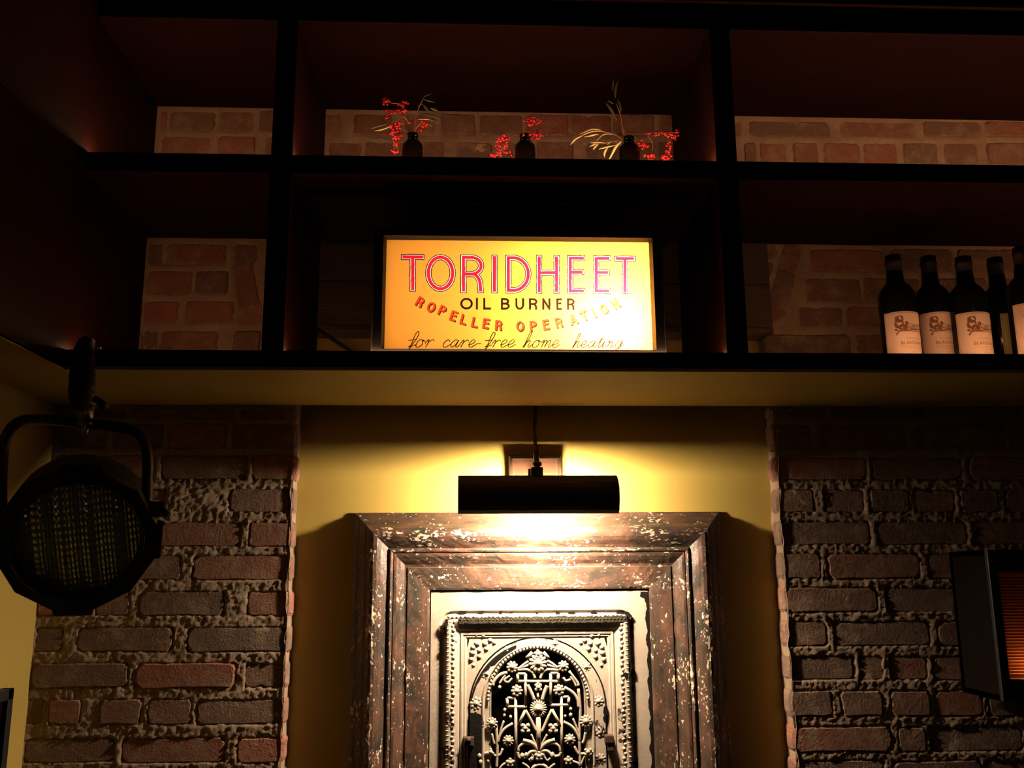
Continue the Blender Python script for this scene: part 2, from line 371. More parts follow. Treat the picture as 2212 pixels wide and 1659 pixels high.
# wall above the shelf line (seen through the bays)
def ucourse(y0, y1, pairs):
    course(y0, y1, pairs)
A = lambda c: c/2.592
ucourse(526, 573, [(A(830), A(912)), (A(928), A(1272)), (A(1312), A(1440))])
ucourse(584, 637, [(A(815), A(1080)), (A(1090), A(1285))])
ucourse(649, 700, [(A(800), A(1002)), (A(1030), A(1312)), (A(1352), A(1470))])
ucourse(713, 772, [(A(785), A(882)), (A(895), A(1225)), (A(1300), A(1460))])
c_ = at(531, 615, YB); brick(c_.x-.055, c_.x+.055, c_.z-.024, c_.z+.024, 1.36)
ucourse(239, 284, [(A(900), A(935)), (A(948), A(1210)), (A(1220), A(1425)), (A(1450), A(1600)), ])
ucourse(293, 345, [(A(895), A(1180)), (A(1215), A(1435)), (A(1480), A(1620))])
B_ = lambda c: 640+c/2.404
ucourse(246, 294, [(B_(60), B_(230)), (B_(295), B_(500)), (B_(560), B_(720)), (B_(750), B_(935)), (B_(945), B_(1180)), (B_(1190), B_(1420)), (B_(1430), B_(1640)), (B_(1650), B_(1865)), (B_(1885), B_(2100))])
ucourse(306, 350, [(B_(165), B_(340)), (B_(352), B_(510)), (B_(530), B_(645)), (B_(660), B_(768)), (B_(830), B_(1022)), (B_(1090), B_(1232)), (B_(1245), B_(1440)), (B_(1500), B_(1690)), (B_(1780), B_(1860)), (B_(1880), B_(2060))])
D_ = lambda c: 1580+c/2.812
ucourse(262, 296, [(D_(20), D_(62)), (D_(105), D_(600)), (D_(655), D_(1122)), (D_(1165), D_(1520)), (D_(1540), D_(1900))])
ucourse(308, 356, [(D_(80), D_(150)), (D_(172), D_(335)), (D_(372), D_(530)), (D_(560), D_(780)), (D_(802), D_(1015)), (D_(1040), D_(1255)), (D_(1290), D_(1500)), (D_(1548), D_(1900))])
ucourse(537, 587, [(D_(480), D_(930)), (D_(960), D_(1340)), (D_(1370), D_(1800))])
ucourse(600, 652, [(D_(450), D_(790)), (D_(802), D_(1150)), (D_(1180), D_(1560)), (D_(1590), D_(1900))])
ucourse(661, 707, [(D_(410), D_(682)), (D_(700), D_(1000)), (D_(1030), D_(1400)), (D_(1430), D_(1800))])
ucourse(721, 770, [(D_(208), D_(730)), (D_(757), D_(1100)), (D_(1130), D_(1500)), (D_(1530), D_(1900))])
for (cx, cy, ww, hh, rt) in ((180, 880, .07, .05, .35), (355, 915, .045, .075, -.35), (165, 1010, .06, .075, -.35), (310, 1100, .045, .085, -.33), (200, 1270, .10, .045, .45)):
    c_ = at(D_(cx), 230+cy/2.812, YB); brick(c_.x-ww/2, c_.x+ww/2, c_.z-hh/2, c_.z+hh/2, -rt)
# the mortar bed: a rough height field, proud in the joints and sunk behind the bricks, the alcove left open
def mortar(x0, x1, z0, z1, stepm):
    nx = max(2, int((x1-x0)/stepm)); nz = max(2, int((z1-z0)/stepm))
    xx = np.linspace(x0, x1, nx+1); zz_ = np.linspace(z0, z1, nz+1); X, Z = np.meshgrid(xx, zz_)
    inside = np.zeros_like(X)
    for (cx, cz, hw_, hh_, rot) in RECTS:
        if cx+hw_+.1 < x0 or cx-hw_-.1 > x1 or cz+.12 < z0 or cz-.12 > z1: continue
        r_ = .15; i0, i1 = np.searchsorted(xx, (cx-r_, cx+r_)); j0, j1 = np.searchsorted(zz_, (cz-r_, cz+r_))
        A_, B2 = X[j0:j1, i0:i1]-cx, Z[j0:j1, i0:i1]-cz; c_r, s_r = math.cos(rot), math.sin(rot)
        u = A_*c_r-B2*s_r; v = A_*s_r+B2*c_r
        d = np.minimum(hw_-np.abs(u), hh_-np.abs(v))+.0016*np.sin(u*310+cz*900)*np.sin(v*270+cx*700); f = np.clip((d-.0020)/.0045, 0, 1)
        inside[j0:j1, i0:i1] = np.maximum(inside[j0:j1, i0:i1], f)
    nn = noise.noise; H = np.empty_like(X)
    for j in range(nz+1):
        for i in range(nx+1):
            if inside[j, i] > .99: H[j, i] = 0; continue
            p = Vector((xx[i], 0, zz_[j])); H[j, i] = .0016*nn(p*25)+.0013*nn(p*80)+.0024*nn(p*170)
    Y = YB-.0012-H+inside*.009
    vs = np.stack([X, Y, Z], -1).reshape(-1, 3); a = (np.arange(nz)[:, None]*(nx+1)+np.arange(nx)[None, :]).ravel()
    return vs.tolist(), np.stack([a, a+1, a+nx+2, a+nx+1], 1).tolist()
mo = MB()
for a in ((XW-.01, PL-.002, ZLOW, Z0+.01, .0038), (PR+.002, 1.35, ZLOW, Z0+.01, .0042), (XW-.01, PL-.004, Z0+.01, ALZ, .006), (PR+.004, XRIGHT, Z0+.01, ALZ, .006), (XW-.01, XRIGHT, ALZ, Z4+.03, .006)):
    mo.add(*mortar(*a), True)
mo.build('mortar', M_MORTAR, wall_back)
# ================================================================ SHELVING
sh = thing('shelving_unit', 'tall black and oxblood shelving running the width of the brick wall', 'shelves', (XB, YF, Z0))
LIPZ = at(1580, 12, YF).z; XE = 2.6
def board(z0, z1, name='shelf'):
    MB().box(XP, XE, YF, YB-.006, z0, z1, .002).build(name, M_OX, sh)
board(Z0+.006, Z1); board(Z2, Z3); board(Z4, Z4+.038)
MB().box(XW+.001, XE, YF-.0, YB-.006, Z0, Z0+.006).build('soffit_board', M_OLIVE, sh)['label'] = 'olive painted underside of the bottom shelf'
MB().box(XW+.001, XP, -1.0, YF, Z0, Z0+.006).build('soffit_board', M_OLIVE, sh)['label'] = 'olive painted soffit along the left wall'
fa = MB().box(XP, XE, YF-.012, YF+.0, LIPZ, LIPZ+.09, .002).build('fascia', M_OX, sh)
for (a, b) in ((XA, XB), (XC, XD)):
    MB().box(a, b, YF, YB-.006, Z0+.008, Z4+.02, .0015).build('upright', M_OX, sh)
MB().box(XP-.02, XP, -1.0, YB-.006, Z0+.001, ZTOP-.01, .0015).build('end_panel', M_OX, sh)
MB().box(XP, XP+.006, -1.0, YF, Z2, Z3, .001).build('shelf_edge', M_OX, sh)
MB().box(XA, XB, YF, YB-.006, Z4+.03, ZTOP-.01).build('upright', M_OX, sh); MB().box(XC, XD, YF, YB-.006, Z4+.03, ZTOP-.01).build('upright', M_OX, sh)
for (zb) in (Z1, Z3):
    for (a, b) in ((XP+.004, XA-.004), (XB+.004, XC-.004), (XD+.004, XE-.02)):
        q = MB().box(a, b, YF+.018, YF+.026, zb, zb+.003).build('light_strip', M_STRIP if zb == Z3 else M_STRIPLOW, sh)
M_SCREW = M_STEEL
# dark valance board with two puck lights at the back of the sign bay
yv = atz(1100, 413, Z2).y
va = tag(MB().box(XB+.012, XC-.03, yv, YB-.02, Z2-.016, Z2, .003).build('valance_board', M_GLOSSBLACK), 'glossy black board fixed under the shelf above the glowing sign', 'board')
for px_ in (1027, 1216):
    p = atz(px_, 449, Z2-.018); pk = MB(); pk.lathe([(0, 0), (.030, 0), (.034, -.003), (.034, -.010), (.028, -.012), (.022, -.008), (0, -.008)], (p.x, p.y, Z2-.016), n=24)
    tag(pk.build('puck_light', flat('satin_dark_nickel', (.10, .095, .09), .3, .5)), 'small round puck light above the '+('left' if px_ < 1100 else 'right')+' half of the glowing sign', 'light')
# ================================================================ SIGN
YS = YF+.035
sb, st_ = at(1120, 772, YS).z, at(1120, 521, YS).z
sb = max(sb, Z1+.012)
sx0 = (at(834, 521, YS).x+at(831.5, 760, YS).x)/2; sx1 = (at(1400, 525, YS).x+at(1411, 760, YS).x)/2
sg = thing('light_box_sign', 'glowing amber light box sign with red TORIDHEET OIL BURNER lettering', 'sign', ((sx0+sx1)/2, YS, Z1))
fw = .024
fb = MB(); dB = .15
def fr(x0, x1, z0, z1): fb.box(x0, x1, YS-.012, YS+.010, z0, z1, .0012)
# mitred bezel: four members with a bevelled inner edge
def bezel(mb, x0, x1, z0, z1, wd, prof, Y):
    rings = []
    for (wi, h) in prof: rings.append([(x0-wd+wi, Y-h, z0-wd+wi), (x0-wd+wi, Y-h, z1+wd-wi), (x1+wd-wi, Y-h, z1+wd-wi), (x1+wd-wi, Y-h, z0-wd+wi)])
    mb.loft(rings, closed=True)
fwz = min(fw, sb-Z1-.001)
bz = MB(); pf = [(0, -.012), (0, .008), (.003, .011), (.019, .011), (.024, .001), (.024, -.012)]
rings = []
for (wi, h) in pf: rings.append([(sx0-fw+wi, YS-h, sb-fwz+wi*fwz/fw), (sx0-fw+wi, YS-h, st_+fw-wi), (sx1+fw-wi, YS-h, st_+fw-wi), (sx1+fw-wi, YS-h, sb-fwz+wi*fwz/fw)])
bz.loft(rings, closed=True); bz.build('bezel', M_BLACK, sg)
hb = MB(); x0, x1, z0, z1 = sx0-.02, sx1+.02, sb-fwz+.001, st_+.02
M_INNER = flat('white_enamel_inside', (.27, .26, .24), .6)
hb.box(x0-.002, x0, YS+.006, YS+dB, z0, z1); hb.box(x1, x1+.002, YS+.006, YS+dB, z0, z1); hb.box(x0-.002, x1+.002, YS+.006, YS+dB, z1, z1+.002); hb.box(x0-.002, x1+.002, YS+.006, YS+dB, z0-.001, z0); hb.box(x0-.002, x1+.002, YS+dB, YS+dB+.002, z0, z1)
hb.build('housing', M_BLACK, sg)
ib = MB(); ib.box(x0+.0005, x0+.002, YS+.012, YS+dB-.001, z0+.001, z1-.001); ib.box(x1-.002, x1-.0005, YS+.012, YS+dB-.001, z0+.001, z1-.001); ib.box(x0, x1, YS+.012, YS+dB-.001, z1-.002, z1-.0005); ib.box(x0, x1, YS+.012, YS+dB-.001, z0+.0005, z0+.002); ib.box(x0, x1, YS+dB-.003, YS+dB-.001, z0, z1)
ib.build('reflector', M_INNER, sg)
def bulbpt(px_, py_, yy, watt, nm, rad=.02):
    p = at(px_, py_, YS); ld = bpy.data.lights.new(nm, 'POINT'); ld.energy = watt; ld.color = (1, .93, .80); ld.shadow_soft_size = rad
    o = bpy.data.objects.new(nm, ld); C.objects.link(o); o.parent = sg; o.location = Vector((p.x, yy, p.z))-sg.location
bulbpt(1318, 700, YS+.075, SIGN_HOT, 'bulb'); bulbpt(935, 640, YS+.115, SIGN_DIM, 'bulb')
# lettering -------------------------------------------------
def arc(cx, cy, rx, ry, a0, a1, n=14): return [(cx+rx*math.cos(math.radians(a0+(a1-a0)*k/n)), cy+ry*math.sin(math.radians(a0+(a1-a0)*k/n))) for k in range(n+1)]
def glyph(ch):   # unit box, y down, strokes as polylines; returns strokes
    G = {
     'T': [[(0, 0), (1, 0)], [(.5, 0), (.5, 1)]], 'I': [[(.5, 0), (.5, 1)]], 'L': [[(0, 0), (0, 1), (1, 1)]],
     'O': [arc(.5, .5, .5, .5, 0, 360, 36)], 'H': [[(0, 0), (0, 1)], [(1, 0), (1, 1)], [(0, .45), (1, .45)]],
     'E': [[(1, 0), (0, 0), (0, 1), (1, 1)], [(0, .43), (.9, .43)]],
     'D': [[(0, 0), (0, 1), (.25, 1)]+arc(.25, .5, .75, .5, 90, -90, 24)+[(0, 0)]],
     'R': [[(0, 1), (0, 0), (.45, 0)]+arc(.45, .255, .55, .255, -90, 90, 16)+[(0, .51)], [(.45, .51), (.85, .62), (1, 1)] if 0 else [(.5, .51)]+arc(.5, .86, .45, .35, -80, 0, 8)+[(.97, 1)]],
     'P': [[(0, 1), (0, 0), (.45, 0)]+arc(.45, .255, .55, .255, -90, 90, 16)+[(0, .51)]],
     'B': [[(0, 0), (.45, 0)]+arc(.45, .24, .45, .24, -90, 90, 12)+[(0, .48)], [(0, 0), (0, 1), (.45, 1)]+arc(.45, .74, .55, .26, 90, -90, 12)],
     'U': [[(0, 0), (0, .6)]+arc(.5, .6, .5, .4, 180, 0, 16)+[(1, 0)]], 'N': [[(0, 1), (0, 0), (1, 1), (1, 0)]],
     'A': [[(0, 1), (.5, 0), (1, 1)], [(.2, .68), (.8, .68)]]}
    return G[ch]
SK = 3.6262
def c2w(cx, cy): p = at(820+cx/SK, 500+cy/SK, YS); return p.x, p.z
def w2uv(x, z): return x, z
strokes = []     # (layer, half width px(crop), polyline crop)
def put(ch, x0, y0, x1, y1, hw, layers, hook=None):
    for s_ in glyph(ch):
        strokes.append(('poly', [(x0+(x1-x0)*a, y0+(y1-y0)*b) for a, b in s_], hw, layers))
BIG = 'big'
for ch, a, b in (('T', 192, 327), ('O', 382, 572), ('R', 657, 795), ('I', 886, 914), ('D', 1008, 1165), ('H', 1250, 1386), ('E', 1493, 1588), ('E', 1697, 1788), ('T', 1862, 1982)):
    dy = (a-192)*.0075
    put(ch, a, 200+dy, b, 448+dy*.9+(8 if a > 500 else 0), 25, BIG)
for ch, a, b in (('O', 640, 722), ('I', 752, 772), ('L', 820, 864), ('B', 958, 1012), ('U', 1071, 1124), ('R', 1178, 1228), ('N', 1282, 1330), ('E', 1392, 1420), ('R', 1476, 1520)):
    put(ch, a, 528+(a-640)*.005, b, 603+(a-640)*.005, 8.5, 'blk')
prop = [('R', 316, 553, 30), ('O', 404, 593, 27), ('P', 491, 620, 23), ('E', 579, 662, 19), ('L', 659, 690, 16), ('L', 747, 712, 12), ('E', 833, 722, 9), ('R', 932, 736, 4), ('O', 1101, 743, 0), ('P', 1203, 740, -5), ('E', 1303, 730, -9), ('R', 1403, 714, -13), ('A', 1516, 690, -19), ('T', 1602, 660, -24), ('I', 1678, 638, -28), ('O', 1757, 607, -31), ('N', 1845, 567, -35)]
for ch, cx, cy, ang in prop:
    wd = {'I': 6, 'O': 46, 'A': 46, 'N': 38, 'E': 34, 'L': 34, 'T': 42}.get(ch, 38); t = math.radians(ang); hh = 66
    for s_ in glyph(ch):
        pl = []
        for a, b in s_:
            u, v = (a-.5)*wd, (b-.5)*hh; pl.append((cx+u*math.cos(t)-v*math.sin(t), cy+u*math.sin(t)+v*math.cos(t)))
        strokes.append(('poly', pl, 8.5, 'prop'))
# script line
SL = .30
def scr(lets, x, base, sc):
    g = {'f': ([(0, .0), (.35, -.35), (.62, -1.15), (.5, -1.45), (.32, -1.2), (.2, -.2), (.1, .55), (-.05, .62), (.02, .3), (.35, -.12), (.6, -.2)], .62),
         'o': ([(.62, -.55), (.3, -.68), (.05, -.35), (.1, -.02), (.4, -.02), (.62, -.3), (.5, -.66), (.8, -.52)], .85),
         'r': ([(0, -.35), (.2, -.68), (.28, -.55), (.16, 0), (.3, -.45), (.6, -.68), (.75, -.58)], .85),
         'c': ([(.62, -.55), (.4, -.7), (.1, -.4), (.12, -.05), (.4, 0), (.75, -.25)], .75),
         'a': ([(.7, -.6), (.4, -.7), (.08, -.35), (.15, -.02), (.45, -.12), (.7, -.62), (.58, -.1), (.72, 0), (.95, -.25)], .95),
         'e': ([(0, -.2), (.4, -.35), (.52, -.6), (.3, -.7), (.05, -.4), (.1, -.05), (.35, 0), (.72, -.25)], .72),
         'h': ([(0, 0), (.4, -.9), (.45, -1.4), (.3, -1.35), (.1, 0), (.3, -.5), (.52, -.66), (.58, -.5), (.5, -.1), (.62, 0), (.85, -.25)], .88),
         'm': ([(0, -.45), (.18, -.68), (.2, -.5), (.08, 0), (.25, -.5), (.45, -.68), (.5, -.5), (.4, 0), (.58, -.5), (.8, -.68), (.85, -.5), (.75, -.08), (.88, 0), (1.1, -.25)], 1.12),
         'n': ([(0, -.45), (.18, -.68), (.2, -.5), (.08, 0), (.25, -.5), (.48, -.68), (.52, -.5), (.44, -.08), (.55, 0), (.8, -.25)], .85),
         't': ([(0, -.25), (.2, -.6), (.4, -1.15), (.2, -.2), (.28, 0), (.55, -.25)], .55),
         'i': ([(0, -.25), (.18, -.65), (.08, -.1), (.2, 0), (.45, -.25)], .5),
         'g': ([(.7, -.6), (.4, -.7), (.08, -.35), (.15, -.02), (.45, -.12), (.7, -.62), (.5, .3), (.25, .62), (.05, .5), (.3, .2), (.9, -.25)], .95),
         '-': ([(.05, -.32), (.45, -.32)], .6)}
    for ch in lets:
        if ch == ' ': x += sc*.75; continue
        pts, adv = g[ch]
        pl = smooth_path([Vector((x+(a-SL*b*1.0)*sc, base+b*sc, 0)) for a, b in pts], 5); strokes.append(('poly', [(p.x, p.y) for p in pl], 3.6, 'scr'))
        if ch == 't': strokes.append(('poly', [(x+.1*sc+.25*sc, base-.82*sc), (x+.85*sc, base-.86*sc)], 2.2, 'scr'))
        if ch == 'i': strokes.append(('poly', [(x+.45*sc, base-.95*sc), (x+.46*sc, base-.98*sc)], 4, 'scr'))
        if ch == 'f': strokes.append(('poly', [(x+.05*sc, base-.62*sc), (x+.75*sc, base-.68*sc)], 2.8, 'scr'))
        x += adv*sc
scr('for', 225, 905, 84); scr('care-', 488, 905, 80); scr('free', 825, 905, 80); scr('home', 1120, 907, 80); scr('heating', 1508, 908, 74)
# raster the paint areas on the glass: every cell of the sheet is either clear glass or a paint
NX, NZ = 1160, 500
xs = np.linspace(sx0, sx1, NX+1); zs = np.linspace(sb, st_, NZ+1)
xc = (xs[1:]+xs[:-1])/2; zc = (zs[1:]+zs[:-1])/2
cellm = np.zeros((NZ, NX), np.uint8)          # 0 glass 1 black 2 white 3 red 4 scarlet 5 ink(script)
k_px = (c2w(1000, 500)[0]-c2w(0, 500)[0])/1000     # metres per crop pixel
D = {k: np.full((NZ, NX), 9e9) for k in ('big', 'blk', 'prop', 'scr')}; HW = {}
def segd(dist, p, q, pad, square):
    x0_, x1_ = min(p[0], q[0])-pad, max(p[0], q[0])+pad; z0_, z1_ = min(p[1], q[1])-pad, max(p[1], q[1])+pad
    i0, i1 = np.searchsorted(xc, (x0_, x1_)); j0, j1 = np.searchsorted(zc, (z0_, z1_))
    if i1 <= i0 or j1 <= j0: return
    X, Z = np.meshgrid(xc[i0:i1], zc[j0:j1]); dx, dz = q[0]-p[0], q[1]-p[1]; Ln = math.hypot(dx, dz)+1e-12; dx /= Ln; dz /= Ln
    t = (X-p[0])*dx+(Z-p[1])*dz; s_ = np.abs((X-p[0])*dz-(Z-p[1])*dx); e = np.maximum(np.maximum(-t, t-Ln), 0)
    d = np.maximum(s_, e) if square else np.hypot(s_, e)
    np.minimum(dist[j0:j1, i0:i1], d, out=dist[j0:j1, i0:i1])
for (_, pl, hw, lay) in strokes:
    w_ = [c2w(*p) for p in pl]; many = len(w_) > 6
    for i in range(len(w_)-1):
        ln = math.hypot(w_[i+1][0]-w_[i][0], w_[i+1][1]-w_[i][1])
        if ln < 1e-6: continue
        segd(D[lay], w_[i], w_[i+1], hw*k_px*1.3, lay != 'scr' and (not many or ln > 1.1*hw*k_px))
b_ = D['big']/k_px; cellm[b_ < 25] = 1; cellm[b_ < 18] = 2; cellm[b_ < 13] = 3
cellm[D['blk']/k_px < 8.5] = 1; cellm[D['scr']/k_px < 3.6] = 5
pr_ = D['prop']/k_px; sh_ = np.zeros_like(cellm, bool); o2 = int(round(5*k_px/(xs[1]-xs[0]))); mk = pr_ < 8.5
sh_[:-o2, o2:] = mk[o2:, :-o2]; cellm[(cellm == 0) & sh_] = 1; cellm[mk] = 1; cellm[pr_ < 7] = 4
def rle(mask_fn, name, mats_):
    vs, fs, mi = [], [], []
    for j in range(NZ):
        row = cellm[j]; ch = np.flatnonzero(np.diff(row))+1; st = np.concatenate(([0], ch)); en = np.concatenate((ch, [NX]))
        for a, b in zip(st, en):
            v = int(row[a])
            if not mask_fn(v): continue
            n = len(vs); vs += [(xs[a], YS, zs[j]), (xs[b], YS, zs[j]), (xs[b], YS, zs[j+1]), (xs[a], YS, zs[j+1])]; fs.append((n, n+1, n+2, n+3)); mi.append(v)
    me = bpy.data.meshes.new(name); me.from_pydata([tuple(Vector(v)-sg.location) for v in vs], [], fs)
    for x in mats_: me.materials.append(x)
    me.polygons.foreach_set('material_index', mi); me.update(); o = bpy.data.objects.new(name, me); o.parent = sg; C.objects.link(o); return o
PAL = [M_SGLASS, M_SBLACK, M_SWHITE, M_SRED, M_SORANGE, M_SBLACK]
rle(lambda v: v == 0, 'glass_panel', PAL)['label'] = 'backlit amber glass panel'
rle(lambda v: v > 0, 'lettering', PAL)['label'] = 'painted red, white and black lettering'
# cord behind the sign
a_, b2 = at(700, 721, YB-.03), at(757, 758, YB-.03); d_ = b2-a_
cd = MB(); cd.tube([a_-d_*.25, a_, b2, b2+d_*.5], .004, 8); tag(cd.build('power_cord', M_CABLE), 'thin dark cord slanting down the olive plaster behind the sign', 'cord')
# ================================================================ PICTURE FRAME
fx0 = at(762, 1300, YP).x; fx1 = at(1562, 1300, YP).x; fz1 = at(1150, 1107, YP).z; fz0 = fz1-1.12
frm = thing('ornate_frame', 'large weathered wooden frame with chipped brown paint around the cast iron panel', 'frame', ((fx0+fx1)/2, YP, fz0))
U = .00102
PF = [(0, 0), (0, .006), (5, .010), (9, .012), (12, .017), (20, .026), (25, .030), (30, .040), (34, .046), (39, .0495), (45, .051), (52, .050), (60, .046), (68, .040), (73, .036), (75, .0345), (77, .0385), (80, .0395), (83, .038), (85, .0345), (87, .036), (92, .035), (100, .031), (108, .026), (113, .0245), (115, .0265), (135, .024), (156, .021), (160, .0195), (161, .012), (161, .0)]
def member(kind, m_):
    mb = MB(); rings = []
    for (wi, h) in PF:
        wv = wi*U
        a = {'top': ((fx0+wv, fz1-wv), (fx1-wv, fz1-wv)), 'bottom': ((fx0+wv, fz0+wv), (fx1-wv, fz0+wv)), 'left': ((fx0+wv, fz0+wv), (fx0+wv, fz1-wv)), 'right': ((fx1-wv, fz0+wv), (fx1-wv, fz1-wv))}[kind]
        n = 60; rg = []
        for k in range(n+1):
            t = k/n; x = a[0][0]+(a[1][0]-a[0][0])*t; z = a[0][1]+(a[1][1]-a[0][1])*t
            q = .0012*noise.noise(Vector((x*30, wi*.13, z*30)))+.0006*noise.noise(Vector((x*110, wi*.3, z*110)))
            edge = 1 if 0 < k < n else 0
            rg.append((x, YP-h-(q if h > .001 else 0), z))
        rings.append(rg)
    mb.loft(rings); nw = len(rings[0])
    o = mb.build('rail' if kind in ('top', 'bottom') else 'stile', m_, frm)
    at_ = o.data.attributes.new('wear', 'FLOAT', 'POINT')
    wr = [max(math.exp(-((wi-44)/9)**2), .8*math.exp(-((wi-81)/4)**2), .45*math.exp(-((wi-114)/4)**2)) for (wi, h) in PF for _ in range(nw)]
    at_.data.foreach_set('value', wr); return o
for k_, m_ in (('top', M_FRH), ('bottom', M_FRH), ('left', M_FRV), ('right', M_FRV)): member(k_, m_)
# ================================================================ CAST IRON PANEL
YL = YP-.016                              # face of the flange
ix0, ix1, iz1, iz0 = fx0+162*U, fx1-162*U, fz1-162*U, fz0+162*U
pan = thing('cast_iron_panel', 'cream painted cast iron fireplace cover with arched floral grille', 'panel', ((ix0+ix1)/2, YL, iz0))
def q(cx, cy, h=0.):      # crop (5.947x) pixel -> point on the panel, h metres proud
    p = at(980+cx/5.947, 1380+cy/5.947, YL); return Vector((p.x, YL-h, p.z))
def qp(px_, py_, h=0.): p = at(px_, py_, YL); return Vector((p.x, YL-h, p.z))
def rrect(x0, x1, z0, z1, r, n=6):
    pts = []
    for (cx, cz, a0) in ((x1-r, z1-r, 0), (x0+r, z1-r, 90), (x0+r, z0+r, 180), (x1-r, z0+r, 270)):
        for k in range(n+1):
            t = math.radians(a0+90*k/n); pts.append((cx+r*math.cos(t), cz+r*math.sin(t)))
    return pts
acx = q(1083, 0).x
bx0, bx1 = qp(948, 1500).x, qp(1371, 1400).x; bz1 = qp(1160, 1318).z; bz0 = iz0+.045
# flange between opening edge and border
mb = MB(); g = .003
g = .001; o1 = rrect(ix0+g, ix1-g, iz0+g, iz1-g, .002); 
def ring(ins, h, r, wob=0):
    out = []
    for (x, z) in rrect(bx0+ins, bx1-ins, bz0+ins, bz1-ins, max(r-ins, .0015)):
        out.append((x, YL-h, z))
    return out
mb.loft([[(x, YL+.012, z) for x, z in o1], [(x, YL, z) for x, z in o1], ring(0, 0, .03)], closed=True)
mb.build('flange', M_IRON, pan)
M_IRONR = iron_mat('flaking_cream_border', .585)
mb = MB()
mb.loft([ring(0, 0, .03), ring(.003, -.004, .03), ring(.008, -.003, .03), ring(.013, .006, .03), ring(.017, .0095, .03), ring(.023, .009, .03), ring(.032, .004, .03), ring(.040, .0005, .03)], closed=True, smooth=True)
mb.build('border', M_IRONR, pan)
mb = MB()
mb.loft([ring(.040, .0005, .03), ring(.0425, -.0012, .03), ring(.045, 0.0006, .03), ring(.049, .0006, .03), ring(.0505, -.0012, .03), ring(.054, -.0006, .03), ring(.056, -.002, .03), ring(.058, -.0024, .03)], closed=True)
mb.build('inner_moulding', M_IRON, pan)
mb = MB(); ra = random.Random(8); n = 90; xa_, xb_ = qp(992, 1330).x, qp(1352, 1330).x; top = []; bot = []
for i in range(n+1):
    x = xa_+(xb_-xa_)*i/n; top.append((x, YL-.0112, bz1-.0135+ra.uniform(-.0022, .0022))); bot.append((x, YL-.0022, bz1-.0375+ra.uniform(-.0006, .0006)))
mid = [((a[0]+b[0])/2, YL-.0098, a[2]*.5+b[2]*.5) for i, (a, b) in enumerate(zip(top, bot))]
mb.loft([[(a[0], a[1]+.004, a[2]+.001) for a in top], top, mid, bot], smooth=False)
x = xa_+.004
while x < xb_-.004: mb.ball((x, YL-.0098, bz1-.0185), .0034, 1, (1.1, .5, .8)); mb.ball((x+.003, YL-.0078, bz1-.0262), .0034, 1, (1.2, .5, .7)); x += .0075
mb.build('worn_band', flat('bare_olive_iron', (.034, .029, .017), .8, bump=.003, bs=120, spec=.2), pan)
mb = MB()
for (pts) in ([(1371+ra.uniform(-3, 3), 1326+ra.uniform(-2, 2)) for _ in range(1)],): pass
for (cx_, cy_, rx, ry) in ((1352, 1330, 11, 9), (1340, 1326, 8, 6), (1366, 1352, 4, 14), (1367, 1375, 3, 8), (1358, 1440, 6, 12), (1364, 1452, 5, 10), (1350, 1456, 5, 5), (1366, 1488, 3, 9), (1362, 1556, 6, 5), (965, 1345, 4, 8), (960, 1362, 3, 10), (962, 1396, 3, 7), (1000, 1322, 9, 4), (1040, 1321, 6, 3), (1082, 1323, 3, 2), (1160, 1325, 3, 2), (1205, 1326, 5, 3), (1235, 1325, 8, 3), (1284, 1325, 8, 4)):
    k = 11
    dd = min(cy_-1318, cx_-948, 1371-cx_)*.00098; base_h = float(np.interp(dd, [0, .003, .008, .013, .017, .023, .032, .04], [0, -.003, -.003, .006, .0095, .009, .004, .0005]))+.0022
    vs = [qp(cx_+rx*math.cos(2*math.pi*i/k)*ra.uniform(.7, 1.2), cy_+ry*math.sin(2*math.pi*i/k)*ra.uniform(.7, 1.2), base_h) for i in range(k)]
    mb.add(vs+[v+Vector((0, .003, 0)) for v in vs], [tuple(range(k))]+[(i, (i+1) % k, k+(i+1) % k, k+i) for i in range(k)])
tag(mb.build('paint_losses', M_BAREIRON, pan), kind='stuff')
mb = MB(); e0 = []; e1 = []
for i in range(80):
    py_ = 1278+i*5.2; xx = qp(1394+.028*(py_-1278)*1.0, py_)
    wv = .0035+.0018*math.sin(i*.7)+ra.uniform(-.001, .001)+(.010 if i < 3 else 0)
    e0.append((ix1+.001, YL-.0006, xx.z)); e1.append((ix1-.003-wv, YL-.0006, xx.z))
mb.loft([e0, e1]); mb.build('broken_edge', M_BAREIRON, pan)
# scalloped beading along the border
mb = MB(); zt = bz1-.03
k = 0
while bz1-.03-k*.0092 > bz0+.02:
    z = bz1-.03-k*.0092
    for (x, sgx) in ((bx0+.0265, 1), (bx1-.0265, -1)):
        mb.ball((x+sgx*.003*(k % 2), YL-.0065, z), .0052, 1, (1, .62, .85))
        mb.ball((x-sgx*.0085, YL-.0085, z+.003), .0036, 1, (1.25, .6, .6))
        if k % 2: mb.ball((x-sgx*.0125, YL-.004, z+.001), .0035, 1, (1.3, .7, .5))
    k += 1
x = bx0+.02
while x < bx1-.02:
    r_ = random.Random(int(x*1e4)); mb.ball((x, YL-.008, bz1-.0125+r_.uniform(-.001, .001)), .0042, 1, (1, .7, .8)); mb.ball((x+.003, YL-.0075, bz1-.022), .0043, 1, (1.2, .6, .8)); x += .0088
tag(mb.build('beading', M_IRONR, pan), kind='stuff')
